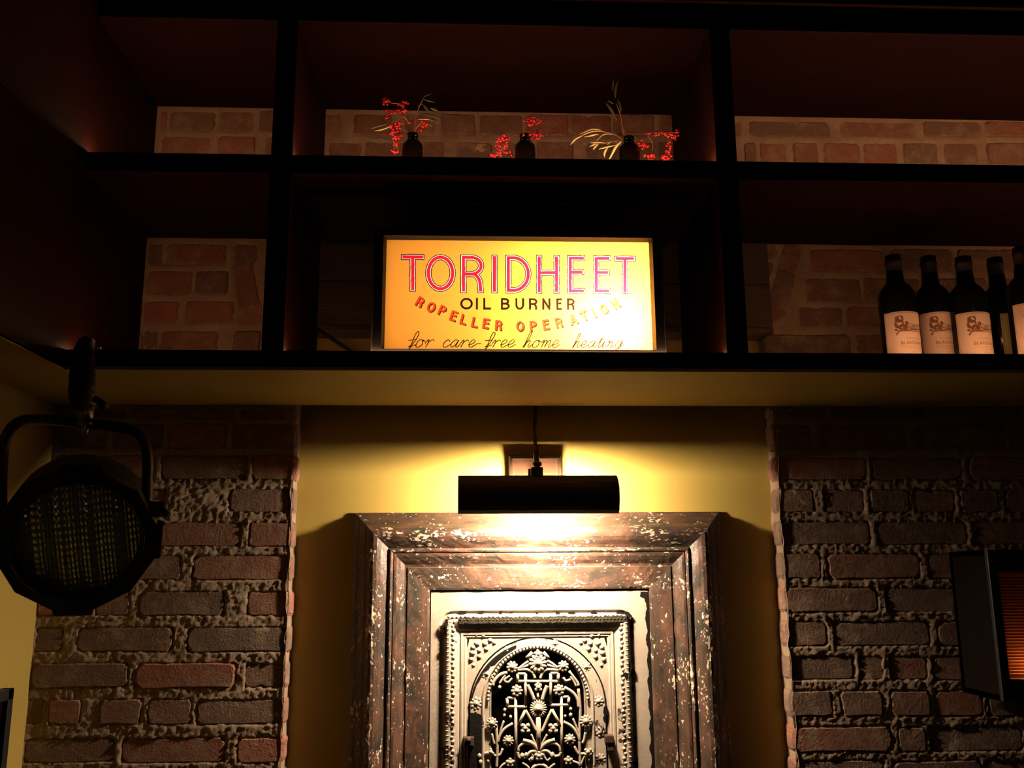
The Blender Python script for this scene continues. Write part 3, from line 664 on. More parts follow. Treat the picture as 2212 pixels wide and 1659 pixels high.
# field with arched opening: lofted rings parameterised round the arch
jb = iz0+.09
def arch(cy, r, h, n=28):
    c = q(1083, cy); rr = r/5.947*(at(1107, 1500, YL).x-at(1106, 1500, YL).x); pts = []
    zb = jb; nb = 8
    for k in range(nb): pts.append((c.x-rr, YL-h, zb+(c.z-zb)*k/nb))
    for k in range(n+1): t = math.pi*(1-k/n); pts.append((c.x+rr*math.cos(t), YL-h, c.z+rr*math.sin(t)))
    for k in range(nb): pts.append((c.x+rr, YL-h, c.z+(zb-c.z)*(k+1)/nb))
    return pts
fi = .057
RX0, RX1, RZ1 = bx0+fi, bx1-fi, bz1-fi
def outer_rect(h):
    src = arch(900, 885, 0); c = q(1083, 900); out = []
    for (x, y, z) in src:
        if z <= c.z+1e-6: out.append((RX0 if x < c.x else RX1, YL-h, z)); continue
        dx, dz = x-c.x, z-c.z; t = 9
        if dx > 1e-9: t = min(t, (RX1-c.x)/dx)
        if dx < -1e-9: t = min(t, (RX0-c.x)/dx)
        if dz > 1e-9: t = min(t, (RZ1-c.z)/dz)
        out.append((c.x+dx*t, YL-h, c.z+dz*t))
    return out
mb = MB(); mb.loft([outer_rect(-.0024), arch(900, 892, -.0024)]); mb.box(RX0, RX1, YL+.006, YL+.01, bz0+fi, jb); mb.build('field', M_IRON, pan)
mb = MB(); mb.loft([arch(900, 892, -.0024), arch(900, 886, -.0045), arch(900, 878, -.0045), arch(900, 872, -.001)], smooth=False); mb.build('arch_edge', M_BAREIRON, pan)
mb = MB(); mb.loft([arch(900, 872, -.001), arch(898, 862, .0005), arch(840, 760, .001), arch(830, 730, .001), arch(824, 718, .003), arch(818, 706, .004), arch(812, 694, .003), arch(806, 684, -.001), arch(770, 625, -.001), arch(757, 608, .001), arch(755, 600, -.001), arch(755, 600, -.012)], smooth=False)
mb.build('arch_ring', M_IRONW, pan)
mb = MB()          # dark bare patch on the left of the ring, raised scale edges, standing for lost paint is thin iron scale
rb = random.Random(4)
def patch(pts, h=.0022):
    mb = MB(); n = len(pts); mb.add([q(a, b, h) for a, b in pts]+[q(a, b, h-.0035) for a, b in pts], [tuple(range(n))]+[(i, (i+1) % n, n+(i+1) % n, n+i) for i in range(n)]); mb.build('bare_patch', M_BAREIRON, pan)
def jag(pts, amp):
    out = []
    for i in range(len(pts)-1):
        for k in range(6): out.append((pts[i][0]+(pts[i+1][0]-pts[i][0])*k/6+rb.uniform(-amp, amp), pts[i][1]+(pts[i+1][1]-pts[i][1])*k/6+rb.uniform(-amp, amp)))
    return out+[pts[-1]]
patch([(200, 1700), (200, 1300), (205, 1100), (212, 960)]+jag([(212, 955), (290, 940), (365, 985), (372, 1120), (380, 1300), (390, 1700)], 7))
po_ = [(1083+868*math.cos(math.radians(t)), 900-868*math.sin(math.radians(t))) for t in range(172, 108, -3)]
pi__ = [(1083+r_*math.cos(math.radians(t)), 900-r_*math.sin(math.radians(t))) for t, r_ in ((109, 845), (113, 815), (118, 800), (122, 790), (126, 770), (129, 800), (133, 790), (137, 835), (141, 815), (146, 842), (152, 838), (158, 850), (165, 846), (171, 855))]
patch(po_+jag(pi__, 7))
patch(jag([(1960, 840), (1975, 900), (1965, 980), (1945, 1040), (1915, 1030), (1940, 960), (1915, 940), (1930, 870), (1960, 840)], 6)[:-1])
MB().box(RX0+.01, RX1-.01, YP-.002, YP-.0005, jb-.05, RZ1-.01).build('cavity_shade_sheet', flat('cavity_shade_black', (.0015, .0013, .001), .95, spec=.0), pan)  # black sheet paints in the darkness of the cavity behind the grille
# grille ornaments
YG = .002
def stroke(mb, pts, wdt, h=YG, smooth=True, taper=False):
    P3 = [q(a, b, h) for a, b in pts]
    if smooth and len(P3) > 2: P3 = smooth_path(P3, 5)
    r = wdt/5.947*.00098/2*1.12; n = len(P3)
    rs = [r*(1 if not taper else (.45+.55*math.sin(math.pi*(i+.7)/(n+.4)))) for i in range(n)]
    mb.tube(P3, rs, 8, True, (0, -1, 0), .75)
def flower(mb, cx, cy, R, n, h=.005, tw=0., core=.23):
    c = q(cx, cy, h); r = R/5.947*.00098
    for k in range(n):
        t = 2*math.pi*k/n+tw; ux, uz = math.cos(t), math.sin(t); wd = min(r*.42, math.pi*r*.84/n)
        pc = c+Vector((ux*r*.60, .0006, uz*r*.60)); vs = []; bm = bmesh.new(); bmesh.ops.create_icosphere(bm, subdivisions=1, radius=1)
        for v in bm.verts:
            a, b, d = v.co.x*r*.40, v.co.z*wd, v.co.y*wd*.5
            vs.append(pc+Vector((ux*a-uz*b, d, uz*a+ux*b)))
        mb.add(vs, [tuple(v.index for v in f.verts) for f in bm.faces], True); bm.free()
    mb.ball(c+Vector((0, -.0008, 0)), r*core, 2, (1, .8, 1)); mb.lathe([(0, .001), (r*.5, .001), (r*.55, -.001)], c, (0, -1, 0), 12)
FL = [(1080, 310, 130, 12), (750, 360, 82, 9), (1405, 350, 78, 9), (1085, 895, 118, 20), (810, 665, 82, 8), (1350, 655, 80, 8), (490, 1080, 80, 10), (1695, 1055, 88, 11), (700, 1305, 76, 10), (1490, 1290, 78, 10)]
for (a, b, r, n) in FL: mb = MB(); flower(mb, a, b, r, n, tw=random.random()); mb.build('flower', M_IRONG, pan)
for (a, b, r, n) in [(1085, 620, 62, 4), (920, 1145, 78, 4), (1275, 1145, 78, 4), (475, 1450, 52, 3), (1722, 1450, 62, 4), (725, 1585, 62, 5), (1470, 1560, 62, 5), (1095, 1500, 66, 5), (1080, 195, 62, 5)]:
    mb = MB(); flower(mb, a, b, r, n, tw=math.pi/4 if n == 4 else math.pi/2, core=.2); mb.build('flower', M_IRONG, pan)
mb = MB(); W = 34
for pl in ([(822, 555), (822, 448), (922, 448), (922, 878)], [(822, 545), (1342, 545)], [(935, 872), (688, 872), (688, 760), (800, 760)], [(795, 745), (802, 1690)],
           [(1245, 860), (1245, 440), (1342, 440), (1342, 555)], [(1240, 850), (1475, 850)], [(1475, 850), (1475, 745), (1380, 745)], [(1382, 735), (1390, 1690)]): 
    for i in range(len(pl)-1): stroke(mb, pl[i:i+2], W, smooth=False)
mb.build('key_fretwork', M_IRONG, pan)
mb = MB()
for pl, wd in (([(1085, 1000), (1095, 1430)], 56), ([(945, 590), (990, 680), (1035, 790)], 44), ([(1200, 600), (1165, 690), (1135, 790)], 44), ([(920, 915), (828, 1110)], 34), ([(920, 915), (985, 1030), (1065, 1195)], 34), ([(1262, 905), (1190, 1060), (1128, 1205)], 34), ([(1262, 905), (1375, 1120)], 34),
               ([(1080, 690), (1085, 780)], 30), ([(1080, 545), (1085, 590)], 40), ([(1045, 510), (1010, 430), (930, 395), (800, 400)], 34), ([(1110, 510), (1140, 440), (1200, 395), (1360, 400)], 34), ([(820, 395), (900, 330), (960, 285)], 30), ([(830, 385), (960, 335)], 28), ([(1200, 275), (1270, 320), (1340, 375)], 30), ([(1200, 330), (1330, 375)], 28),
               ([(1010, 170), (935, 250)], 40), ([(1150, 170), (1220, 250)], 40), ([(1600, 600), (1590, 560), (1480, 410)], 30), ([(1420, 620), (1530, 690), (1590, 780), (1605, 880)], 36), ([(1600, 640), (1625, 900), (1615, 1250), (1625, 1680)], 32), ([(1405, 495), (1440, 540), (1500, 520)], 30), ([(1500, 480), (1550, 560), (1570, 610)], 24),
               ([(690, 430), (600, 460), (520, 540), (500, 600)], 40), ([(660, 460), (610, 540), (590, 570)], 26), ([(750, 505), (700, 555), (650, 530), (720, 470)], 26), ([(545, 1120), (560, 1400), (550, 1680)], 32), ([(490, 1215), (505, 1290), (525, 1350)], 26), ([(645, 1050), (605, 1170), (580, 1300)], 24), ([(760, 1085), (660, 1150), (600, 1230), (565, 1330)], 34),
               ([(1410, 1065), (1510, 1120), (1580, 1210), (1620, 1310)], 34), ([(1530, 1020), (1570, 1120), (1605, 1210)], 24), ([(1690, 1200), (1675, 1290), (1650, 1340)], 28), ([(630, 1405), (600, 1480), (540, 1500), (450, 1460), (395, 1475)], 30), ([(1545, 1375), (1600, 1470), (1680, 1470), (1790, 1450)], 32),
               ([(995, 1225), (1030, 1310), (1075, 1400)], 26), ([(1200, 1225), (1160, 1300), (1115, 1400)], 26), ([(1090, 1430), (1010, 1340), (890, 1300)], 48), ([(1090, 1430), (1180, 1340), (1300, 1290)], 48), ([(830, 1440), (845, 1380), (910, 1340), (990, 1350)], 30), ([(1200, 1350), (1290, 1340), (1350, 1380), (1370, 1450)], 30),
               ([(820, 1450), (840, 1520), (920, 1520), (990, 1450), (1090, 1440)], 36), ([(1380, 1450), (1350, 1500), (1270, 1500), (1200, 1440), (1100, 1440)], 36), ([(990, 1450), (1020, 1510), (990, 1560), (960, 1540)], 24), ([(1170, 1440), (1160, 1500), (1200, 1560), (1240, 1530)], 24),
               ([(590, 1670), (640, 1610), (730, 1580)], 28), ([(880, 1590), (950, 1640), (980, 1700)], 28), ([(1300, 1600), (1240, 1650), (1200, 1700)], 28), ([(1520, 1570), (1600, 1600), (1640, 1680)], 28), ([(1000, 1690), (1040, 1635), (1110, 1615), (1180, 1640), (1210, 1690)], 40), ([(1680, 1500), (1640, 1600), (1610, 1680)], 24)):
    stroke(mb, pl, wd, taper=False)
mb.build('scrollwork', M_IRONG, pan)
mb = MB()                                  # small leaf tips
for (a, b, rx) in ((880, 1500, 34), (930, 1490, 30), (1265, 1490, 34), (1000, 1540, 26), (655, 910, 22), (650, 980, 20), (730, 1000, 22), (1500, 900, 24), (1500, 975, 26), (1430, 990, 18), (590, 620, 24), (330, 1500, 28), (345, 1580, 28)): mb.ball(q(a, b, .003), rx/5.947*.00098, 1, (1, .6, 1.25))
tag(mb.build('leaf_tips', M_IRONG, pan), kind='stuff')
mb = MB()                                  # rope edge of the opening
A1 = arch(770, 640, .0025, 44)
for k, p_ in enumerate(A1[4:-4]): mb.ball(p_, .0034, 1, (1, .6, 1.3))
tag(mb.build('rope_edge', M_IRONW, pan), kind='stuff')
for (a, b, r, n) in ((430, 450, 85, 9), (290, 830, 95, 9), (690, 150, 60, 7), (1860, 800, 80, 8), (1700, 360, 70, 8), (1880, 1200, 75, 7), (1890, 1540, 75, 8), (1300, 60, 55, 7)):
    mb = MB(); flower(mb, a, b, r, n, h=.0005, tw=random.random()); mb.build('flower', M_IRONW, pan)
for sgx in (1, -1):                        # grape sprigs in the upper corners
    mb = MB()
    for (a, b, r) in ((250, 110, 36), (330, 150, 30), (420, 130, 34), (240, 180, 40), (225, 265, 36), (330, 230, 34), (300, 60, 40), (400, 60, 36), (470, 20, 34), (380, -40, 36), (290, -50, 34), (520, 50, 30), (255, 340, 26), (350, -90, 26)):
        aa = a if sgx == 1 else 2155-a
        mb.ball(q(aa, b, -.003), r/5.947*.00098, 1, (1.1, .7, 1))
    tt = lambda a: a if sgx == 1 else 2155-a
    stroke(mb, [(tt(190), -120), (tt(300), 0), (tt(340), 120)], 14, -.004); stroke(mb, [(tt(300), 0), (tt(420), 40), (tt(560), 60)], 12, -.004)
    mb.build('corner_sprig', M_IRON, pan)
mb = MB(); p_ = q(190, 1290, .004); mb.box(p_.x-.011, p_.x+.011, p_.y-.006, p_.y+.010, p_.z-.012, p_.z+.006, .002); mb.lathe([(0, .010), (.006, .010), (.006, 0)], p_, (0, -1, 0), 10); mb.build('hinge_lug', M_RUST, pan)
mb = MB(); p_ = q(1990, 1290, .004); mb.box(p_.x-.009, p_.x+.009, p_.y-.010, p_.y+.010, p_.z-.006, p_.z+.010, .002); mb.box(p_.x-.004, p_.x+.010, p_.y-.008, p_.y+.010, p_.z-.022, p_.z-.004, .002); mb.build('latch', M_RUST, pan)
# ================================================================ PICTURE LAMP
LY = YP-.165
pt = at(1163, 1024, LY); pb = at(1163, 1110, LY-.012); lx0 = at(989, 1066, LY-.02).x; lx1 = at(1340, 1066, LY-.02).x
lamp = thing('picture_lamp', 'dark bronze picture lamp with a trough shade shining on the wall above the frame', 'lamp', ((lx0+lx1)/2, YP, pt.z))
R_ = .044; ccy = LY+.030; ccz = pt.z-R_
def shade_prof(r, n=18, a0=76, a1=238):     # angle measured from +z towards the viewer (-y)
    return [(-math.sin(math.radians(a0+(a1-a0)*0)), 0)] if 0 else [(ccy-r*math.sin(math.radians(t)), ccz+r*math.cos(math.radians(t))) for t in np.linspace(A0, A1, n)]
A0, A1 = -71, 143
mb = MB(); po = shade_prof(R_); pi_ = shade_prof(R_-.0015)
mb.loft([[(lx0, y, z) for y, z in po], [(lx1, y, z) for y, z in po], [(lx1, y, z) for y, z in pi_], [(lx0, y, z) for y, z in pi_], [(lx0, y, z) for y, z in po]], smooth=False)
mb.build('shade', flat('dark_bronze_shade', (.02, .013, .008), .45, .4), lamp)
pr2 = shade_prof(R_-.0022); mb = MB(); mb.loft([[(lx0+.002, y, z) for y, z in pr2], [(lx1-.002, y, z) for y, z in pr2]], smooth=True); mb.build('reflector', flat('satin_brass_inside', (.14, .09, .045), .6, .2), lamp)
for x in (lx0+.0005, lx1-.0015):
    mb = MB(); pts = shade_prof(R_-.001, 18); n = len(pts)
    mb.add([(x, y, z) for y, z in pts]+[(x+.001, y, z) for y, z in pts], [tuple(range(n)), tuple(range(n, 2*n))]+[(i, i+1, n+i+1, n+i) for i in range(n-1)]+[(n-1, 0, n, 2*n-1)])
    mb.build('end_cap', M_BRONZE, lamp)
bx = (lx0+lx1)/2+.018; BY, BZ = ccy+.004, ccz-.016
mb = MB(); mb.tube([(bx-.036, BY, BZ), (bx-.030, BY, BZ), (bx-.014, BY, BZ), (bx+.018, BY, BZ), (bx+.032, BY, BZ)], [.004, .009, .0115, .011, .007], 14)
mb.build('bulb', M_BULB, lamp)
mb = MB(); mb.tube([(bx+.033, BY, BZ), (bx+.10, BY, BZ)], .009, 12); mb.build('socket', M_BRONZE, lamp)
# wall plate (stepped square rosette)
p0, p1 = at(1098, 987, YP), at(1211, 990, YP); hw = (p1.x-p0.x)/2; cx = (p0.x+p1.x)/2; cz = p0.z-hw
mb = MB(); rings = []
for (ins, h) in ((0, 0), (0, .022), (.002, .025), (.004, .025), (.005, .027), (.007, .027), (.009, .021), (.012, .021)):
    e = hw-ins; rings.append([(cx-e, YP-h, cz-e), (cx+e, YP-h, cz-e), (cx+e, YP-h, cz+e), (cx-e, YP-h, cz+e)])
mb.loft(rings, closed=True); mb.build('wall_plate_rim', M_BRONZE, lamp)
e = hw-.012; mb = MB(); mb.add([(cx-e, YP-.021, cz-e), (cx+e, YP-.021, cz-e), (cx+e, YP-.021, cz+e), (cx-e, YP-.021, cz+e)], [(0, 1, 2, 3)]); mb.build('wall_plate', M_COPPER, lamp)
# arm: out from plate, up-post in front, knuckle
ax = at(1160, 1000, LY+.02).x; kz = at(1160, 1003, LY+.03).z; tz = at(1158, 962, LY+.03).z
mb = MB(); mb.tube([(cx, YP-.006, cz+.008), (ax, LY+.035, cz+.010), (ax, LY+.03, kz)], .0045, 10)
mb.tube([(ax, LY+.03, kz-.004), (ax-.001, LY+.03, tz)], .0062, 10); mb.build('arm', M_BRONZE, lamp)
mb = MB(); mb.ball((ax+.001, LY+.028, kz), .009, 2, (1.15, 1, .75)); mb.box(ax-.012, ax+.012, LY+.015, LY+.04, kz-.026, kz-.007, .002); mb.box(ax-.018, ax-.013, LY+.02, LY+.035, kz-.026, kz-.010, .001); mb.build('knuckle', M_BRONZE, lamp)
ct = at(1157, 878, YB+.03)
mb = MB(); mb.tube(smooth_path([(ax-.001, LY+.03, tz-.02), (ax-.002, LY+.036, tz+.01), (at(1155, 930, YP-.05).x, YP-.05, at(1155, 930, YP-.05).z), (ct.x, YB+.035, Z0+.02)], 6), .0042, 8); mb.build('cable', M_CABLE, lamp)
# ================================================================ VASES AND SPRIGS
YV = YF+.075
def vase(px_, ptop, label):
    b = at(px_, ptop, YV); H = b.z-Z3; x = b.x; r = .0205
    o = thing('glass_vase', label, 'vase', (x, YV, Z3), 'small dark glass bottles on the upper shelf')
    mb = MB(); mb.lathe([(0, .001), (r*.9, .0), (r, .004), (r, H-.030), (r*.93, H-.024), (r*.72, H-.0185), (.0095, H-.015), (.0092, H-.013)], (x, YV, Z3), n=24); mb.build('body', M_GLASSB, o)
    mb = MB(); mb.lathe([(.0090, H-.015), (.0108, H-.014), (.0108, H-.0115), (.0088, H-.0105), (.0088, H-.0075), (.0106, H-.0065), (.0106, H-.001), (.0085, H), (.007, H-.002), (.007, H-.012)], (x, YV, Z3), n=20); mb.build('neck', M_GLASSB, o)
    return b
V1 = vase(892, 289, 'small dark glass bottle holding a tall red berry sprig, left end of the row')
V2 = vase(1134, 291, 'small dark glass bottle in the middle of the row, short drooping berries')
V3 = vase(1358, 296, 'small dark glass bottle holding long pale olive leaves, right end of the row')
def cpt(sc, ox, oy, cx, cy, dy=0.): return at(ox+cx/sc, oy+cy/sc, YV+dy)
def sprig(name, label, clus, stems, sc, ox, oy, seed):
    r = random.Random(seed); o = thing(name, label, 'berries', cpt(sc, ox, oy, *stems[0][0]), 'red berry sprigs in the bottles')
    mb = MB()
    for st in stems: mb.tube(smooth_path([cpt(sc, ox, oy, a, b, .01*math.sin(i*1.3)) for i, (a, b) in enumerate(st)], 4), .0008, 5)
    bb = MB()
    for (cx_, cy_, rx, ry, n) in clus:
        for k in range(n):
            t, q_ = r.uniform(0, 6.28), math.sqrt(r.random()); p = cpt(sc, ox, oy, cx_+rx*q_*math.cos(t), cy_+ry*q_*math.sin(t), r.uniform(-.016, .016)*min(1, rx/50*9/sc))
            p.z = max(p.z, Z3+.003); bb.ball(p, r.uniform(.0021, .0030), 1)
            c0 = cpt(sc, ox, oy, cx_, cy_-ry*.6); mb.tube([p, c0], .0004, 4, False)
    mb.build('stem', M_STEM, o); tag(bb.build('berries', M_BERRY, o), kind='stuff')
sprig('berry_sprig', 'tall red berry sprig curving left out of the left bottle', [(330, 460, 90, 80, 12), (400, 660, 100, 50, 16), (340, 760, 45, 35, 7), (640, 500, 110, 60, 22), (620, 640, 90, 60, 16), (500, 960, 130, 60, 34), (530, 1120, 140, 90, 40), (600, 860, 60, 60, 8), (500, 1300, 60, 90, 14), (475, 1450, 75, 40, 16), (800, 860, 60, 20, 4), (1070, 890, 70, 75, 18), (1010, 1030, 40, 30, 3)],
      [[(800, 1110), (790, 1000), (740, 850), (680, 770), (600, 780), (520, 900), (490, 1100), (480, 1450)], [(800, 1110), (720, 900), (690, 700), (640, 520), (400, 480), (300, 400)], [(850, 1100), (940, 960), (1080, 880)], [(690, 770), (560, 640), (400, 700)]], 9.215, 800, 170, 3)
sprig('berry_sprig', 'short red berry sprig hanging left and rising right of the middle bottle', [(240, 640, 65, 40, 20), (210, 700, 65, 55, 24), (130, 815, 45, 20, 10), (200, 790, 50, 30, 8), (275, 775, 35, 18, 8), (318, 815, 5, 8, 2), (540, 450, 90, 50, 34), (590, 580, 80, 80, 26), (430, 590, 40, 20, 6)],
      [[(460, 610), (380, 590), (300, 620), (240, 720), (160, 820)], [(240, 735), (290, 760), (318, 810)], [(470, 610), (500, 540), (540, 440)], [(500, 600), (560, 560), (620, 620)]], 4.916, 1040, 170, 5)
sprig('berry_sprig', 'red berry sprig drooping to the right of the right bottle', [(1720, 700, 65, 50, 26), (1790, 825, 60, 32, 22), (1965, 835, 55, 30, 24), (2040, 600, 60, 60, 22), (1995, 720, 30, 50, 10), (1880, 585, 110, 30, 16), (1980, 780, 35, 25, 8)],
      [[(1580, 640), (1640, 600), (1760, 580), (1900, 570), (2080, 570)], [(1640, 610), (1700, 660), (1730, 740)], [(1900, 575), (1990, 640), (1990, 740), (1960, 840)], [(1760, 590), (1820, 700), (1790, 820)]], 4.916, 1040, 170, 9)
def leaf_bunch(name, label, leaves, stems, sc, ox, oy, root):
    o = thing(name, label, 'leaves', cpt(sc, ox, oy, *root), 'olive leaf sprigs in the bottles')
    for (pl, wd, mt, dy) in leaves:
        P3 = smooth_path([cpt(sc, ox, oy, a, b, dy) for a, b in pl], 5)
        if len(P3) == 2: P3 = [P3[0].lerp(P3[1], t/6)+Vector((0, 0, .0012*math.sin(math.pi*t/6))) for t in range(7)]
        n = len(P3); wv = wd/sc*.00085; mb = MB(); mb.tube(P3, [max(wv*math.sin(math.pi*(i+.35)/(n-.3))**.8, wv*.12) for i in range(n)], 6, True, (0, -1, 0), .22); mb.build('leaf', mt, o)
    mb = MB()
    for st in stems: mb.tube(smooth_path([cpt(sc, ox, oy, a, b) for a, b in st], 4), .001, 5)
    mb.build('stem', M_STEM, o)
LF, LD = M_LEAF, M_LEAFD
leaf_bunch('olive_sprig', 'long pale olive leaves drooping left out of the right bottle, dark tips rising above', [
    ([(1265, 545), (1170, 535), (1040, 590)], 11, LF, -.01), ([(1330, 565), (1200, 555), (1090, 590), (1020, 640)], 11, LF, 0), ([(1250, 585), (1190, 595), (1090, 620)], 14, LF, -.01), ([(1080, 600), (1000, 640), (945, 700)], 14, LF, -.01), ([(1300, 678), (1160, 684)], 12, LF, -.01), ([(1230, 690), (1150, 722)], 10, LF, -.02),
    ([(1245, 690), (1185, 755)], 12, LF, -.01), ([(1430, 705), (1330, 725), (1250, 746)], 13, LF, -.02), ([(1345, 730), (1310, 780), (1308, 832)], 14, LF, -.02), ([(1490, 660), (1430, 720), (1360, 852)], 17, LF, -.03), ([(1400, 590), (1300, 590), (1220, 660)], 11, LF, 0), ([(1380, 660), (1340, 700)], 10, LF, 0),
    ([(1450, 20), (1425, 110), (1420, 210)], 16, LD, 0), ([(1405, 10), (1390, 130)], 12, LD, .01), ([(1320, 255), (1380, 330), (1440, 440)], 18, LD, 0), ([(1340, 235), (1400, 270)], 12, LD, 0), ([(1445, 215), (1475, 300), (1470, 370)], 14, LD, 0), ([(1400, 470), (1408, 580)], 12, LD, .01)],
    [[(1535, 625), (1500, 540), (1480, 400), (1430, 260)], [(1500, 640), (1400, 590), (1260, 550)], [(1500, 650), (1340, 680), (1230, 690)], [(1540, 625), (1510, 500)]], 4.916, 1040, 170, (1550, 640))
leaf_bunch('olive_sprig', 'dark thin olive leaves rising to the right out of the left bottle', [
    ([(1040, 400), (1160, 440), (1290, 470)], 20, LD, 0), ([(1030, 400), (1120, 330), (1230, 295)], 16, LD, 0), ([(1060, 520), (1110, 590), (1160, 650)], 34, LD, 0), ([(1180, 580), (1270, 600), (1335, 645)], 36, LD, -.01), ([(940, 560), (1000, 510), (1060, 520)], 18, LD, 0), ([(930, 815), (1060, 805), (1200, 805)], 18, LF, -.01), ([(960, 700), (1160, 720), (1380, 800)], 32, LD, .01), ([(1100, 800), (1280, 840), (1360, 900)], 26, LD, .01),
    ([(80, 1040), (230, 1010), (400, 950)], 22, LF, -.01), ([(0, 1000), (180, 930), (330, 900)], 30, LD, .01), ([(170, 870), (260, 780), (330, 740)], 28, LD, .02), ([(420, 960), (560, 1000), (760, 1090)], 16, LD, 0), ([(1130, 880), (1230, 960)], 28, LD, .01)],
    [[(870, 1090), (900, 850), (950, 620), (1050, 400)], [(860, 1090), (930, 950), (1100, 820)], [(800, 1100), (600, 980), (400, 950)]], 9.215, 800, 170, (870, 1090))
# ================================================================ WINE BOTTLES
def textmesh(s, size):
    cu = bpy.data.curves.new('t', 'FONT'); cu.body = s; cu.size = size; cu.align_x = 'CENTER'; ob = bpy.data.objects.new('t', cu); C.objects.link(ob)
    dg = bpy.context.evaluated_depsgraph_get(); me = bpy.data.meshes.new_from_object(ob.evaluated_get(dg))
    v = [tuple(x.co) for x in me.vertices]; f = [tuple(p.vertices) for p in me.polygons]
    bpy.data.objects.remove(ob); bpy.data.curves.remove(cu); bpy.data.meshes.remove(me); return v, f
T1, T2, T3, T4, T5 = textmesh('CHATEAU', .0064), textmesh('BLAIGNAN', .0096), textmesh('GRAND VIN DE BORDEAUX', .0036), textmesh('CRU BOURGEOIS', .0030), textmesh('MEDOC', .0032)
BR = .0355
def blob(cx, cz, rx, rz, seed, n=18):
    r = random.Random(seed); return [(cx+rx*math.cos(2*math.pi*k/n)*(1+r.uniform(-.18, .12)), cz+rz*math.sin(2*math.pi*k/n)*(1+r.uniform(-.18, .12))) for k in range(n)]
def bottle(px_top, px_base, ytop, Y, face, label, ltop=None, green=False, partial=True):
    xb = at(px_base, 760, Y).x; H = at(px_top, ytop, Y).z-Z1
    o = thing('wine_bottle', label, 'bottle', (xb, Y, Z1), 'wine bottles standing on the bottom shelf')
    k = H/.30; hs = .195*k
    mb = MB(); mb.lathe([(0, .004), (BR*.8, .0), (BR, .004), (BR, hs-.012), (BR*.97, hs), (BR*.78, hs+.012), (BR*.5, hs+.022), (.0165, hs+.034), (.0150, hs+.05), (.0145, H-.04)], (xb, Y, Z1), n=40); mb.build('glass', M_WINE, o)
    mb = MB(); mb.lathe([(.0155, hs+.046), (.0152, H-.02), (.0165, H-.018), (.0165, H-.012), (.0152, H-.011), (.0152, H-.001), (.013, H), (0, H)], (xb, Y, Z1), n=24); mb.build('capsule', M_CAPS, o)
    lw, lh = (.105, None); zt = (at(px_base, ltop, Y-BR).z-Z1) if ltop else .10; zb = .012; w2 = .052
    def wrap(x, z, pr=0.): a = x/BR+face; rr = BR+.0006+pr; return (xb+rr*math.sin(a), Y-rr*math.cos(a), Z1+z)
    lb = MB(); n = 24; lb.loft([[wrap(-w2+2*w2*i/n, zb) for i in range(n+1)], [wrap(-w2+2*w2*i/n, zt) for i in range(n+1)]], smooth=True); lo = lb.build('paper_label', M_PAPERG if green else M_PAPER, o)
    ink = MB(); pale = MB(); h = zt-zb
    def line(x0, z0, x1, z1, t, mb_):
        n = 12; mb_.loft([[wrap(x0+(x1-x0)*i/n, z0+(z1-z0)*i/n-t/2, .0003) for i in range(n+1)], [wrap(x0+(x1-x0)*i/n, z0+(z1-z0)*i/n+t/2, .0003) for i in range(n+1)]])
    for zq in (zt-.0025,): line(-w2+.0025, zq, w2-.0025, zq, .0007, ink)
    for xq in (-w2+.0025, w2-.0025): ink.add([wrap(xq-.0003, zb, .0003), wrap(xq+.0003, zb, .0003), wrap(xq+.0003, zt-.0025, .0003), wrap(xq-.0003, zt-.0025, .0003)], [(0, 1, 2, 3)])
    def shape(pts, mb_, pr=.0003): mb_.add([wrap(a, b, pr) for a, b in pts], [tuple(range(len(pts)))])
    zc_ = zt
    for (cx_, dz, rx, rz) in ((-.028, .018, .0095, .009), (-.030, .030, .010, .010), (-.022, .038, .010, .008), (-.014, .0285, .004, .005), (.033, .018, .006, .010), (.031, .033, .009, .010), (-.030, .043, .010, .004)):
        shape(blob(cx_*.9+.003, zc_-dz*.84, rx*.9, rz*.84, int(cx_*9000+dz*5000)), ink)
    for (x0_, z0_, x1_, z1_, t) in ((-.012, .030, .006, .0325, .0012), (.006, .0325, .030, .031, .0014), (-.018, .046, .026, .040, .0018), (-.034, .0475, .034, .0475, .0012)): line(x0_*.9+.003, zc_-z0_*.84, x1_*.9+.003, zc_-z1_*.84, t, ink)
    for i in range(60):
        r = random.Random(i); a = -.027+.055*r.random(); shape(blob(a, zc_-.027-.012*r.random(), .0006+.0016*r.random(), .0008, i, 6), ink, .0004)
    for i in range(7): line(-.026+.003*i, zc_-.0300-.0012*i, .030, zc_-.0290-.0013*i, .0004, ink)
    shape([(-.030, zc_-.0425), (-.024, zc_-.0412), (.012, zc_-.0412), (.018, zc_-.0435), (.012, zc_-.0468), (-.030, zc_-.0478)], ink)
    shape([(.023, zc_-.040), (.033, zc_-.0415), (.033, zc_-.0485), (.027, zc_-.047)], ink)
    zt_ = zc_-.0565
    for (vv, ff), dz, mb_ in ((T1, 0, pale), (T2, -.0098, ink), (T3, -.0158, pale), (T4, -.0200, pale), (T5, -.0262, pale)):
        if zt_+dz > zb+.001: mb_.add([wrap(a, b+zt_+dz, .0004) for a, b, c in vv], ff)
    ink.build('printed_engraving', M_INK, lo); pale.build('printed_lettering', M_INKP, lo)
bottle(1928, 1948, 553, YF+.115, .20, 'dark wine bottle with a cream engraved label, leftmost on the bottom shelf', 672)
bottle(2000, 2025, 555, YF+.152, .14, 'dark wine bottle with a cream engraved label, second from the left end', 673)
bottle(2077, 2102, 556, YF+.115, .22, 'dark wine bottle with a cream engraved label, third from the left end', 673)
bottle(2152, 2172, 558, YF+.165, .85, 'dark wine bottle turned away, showing a thin strip of yellowed label', 676, True)
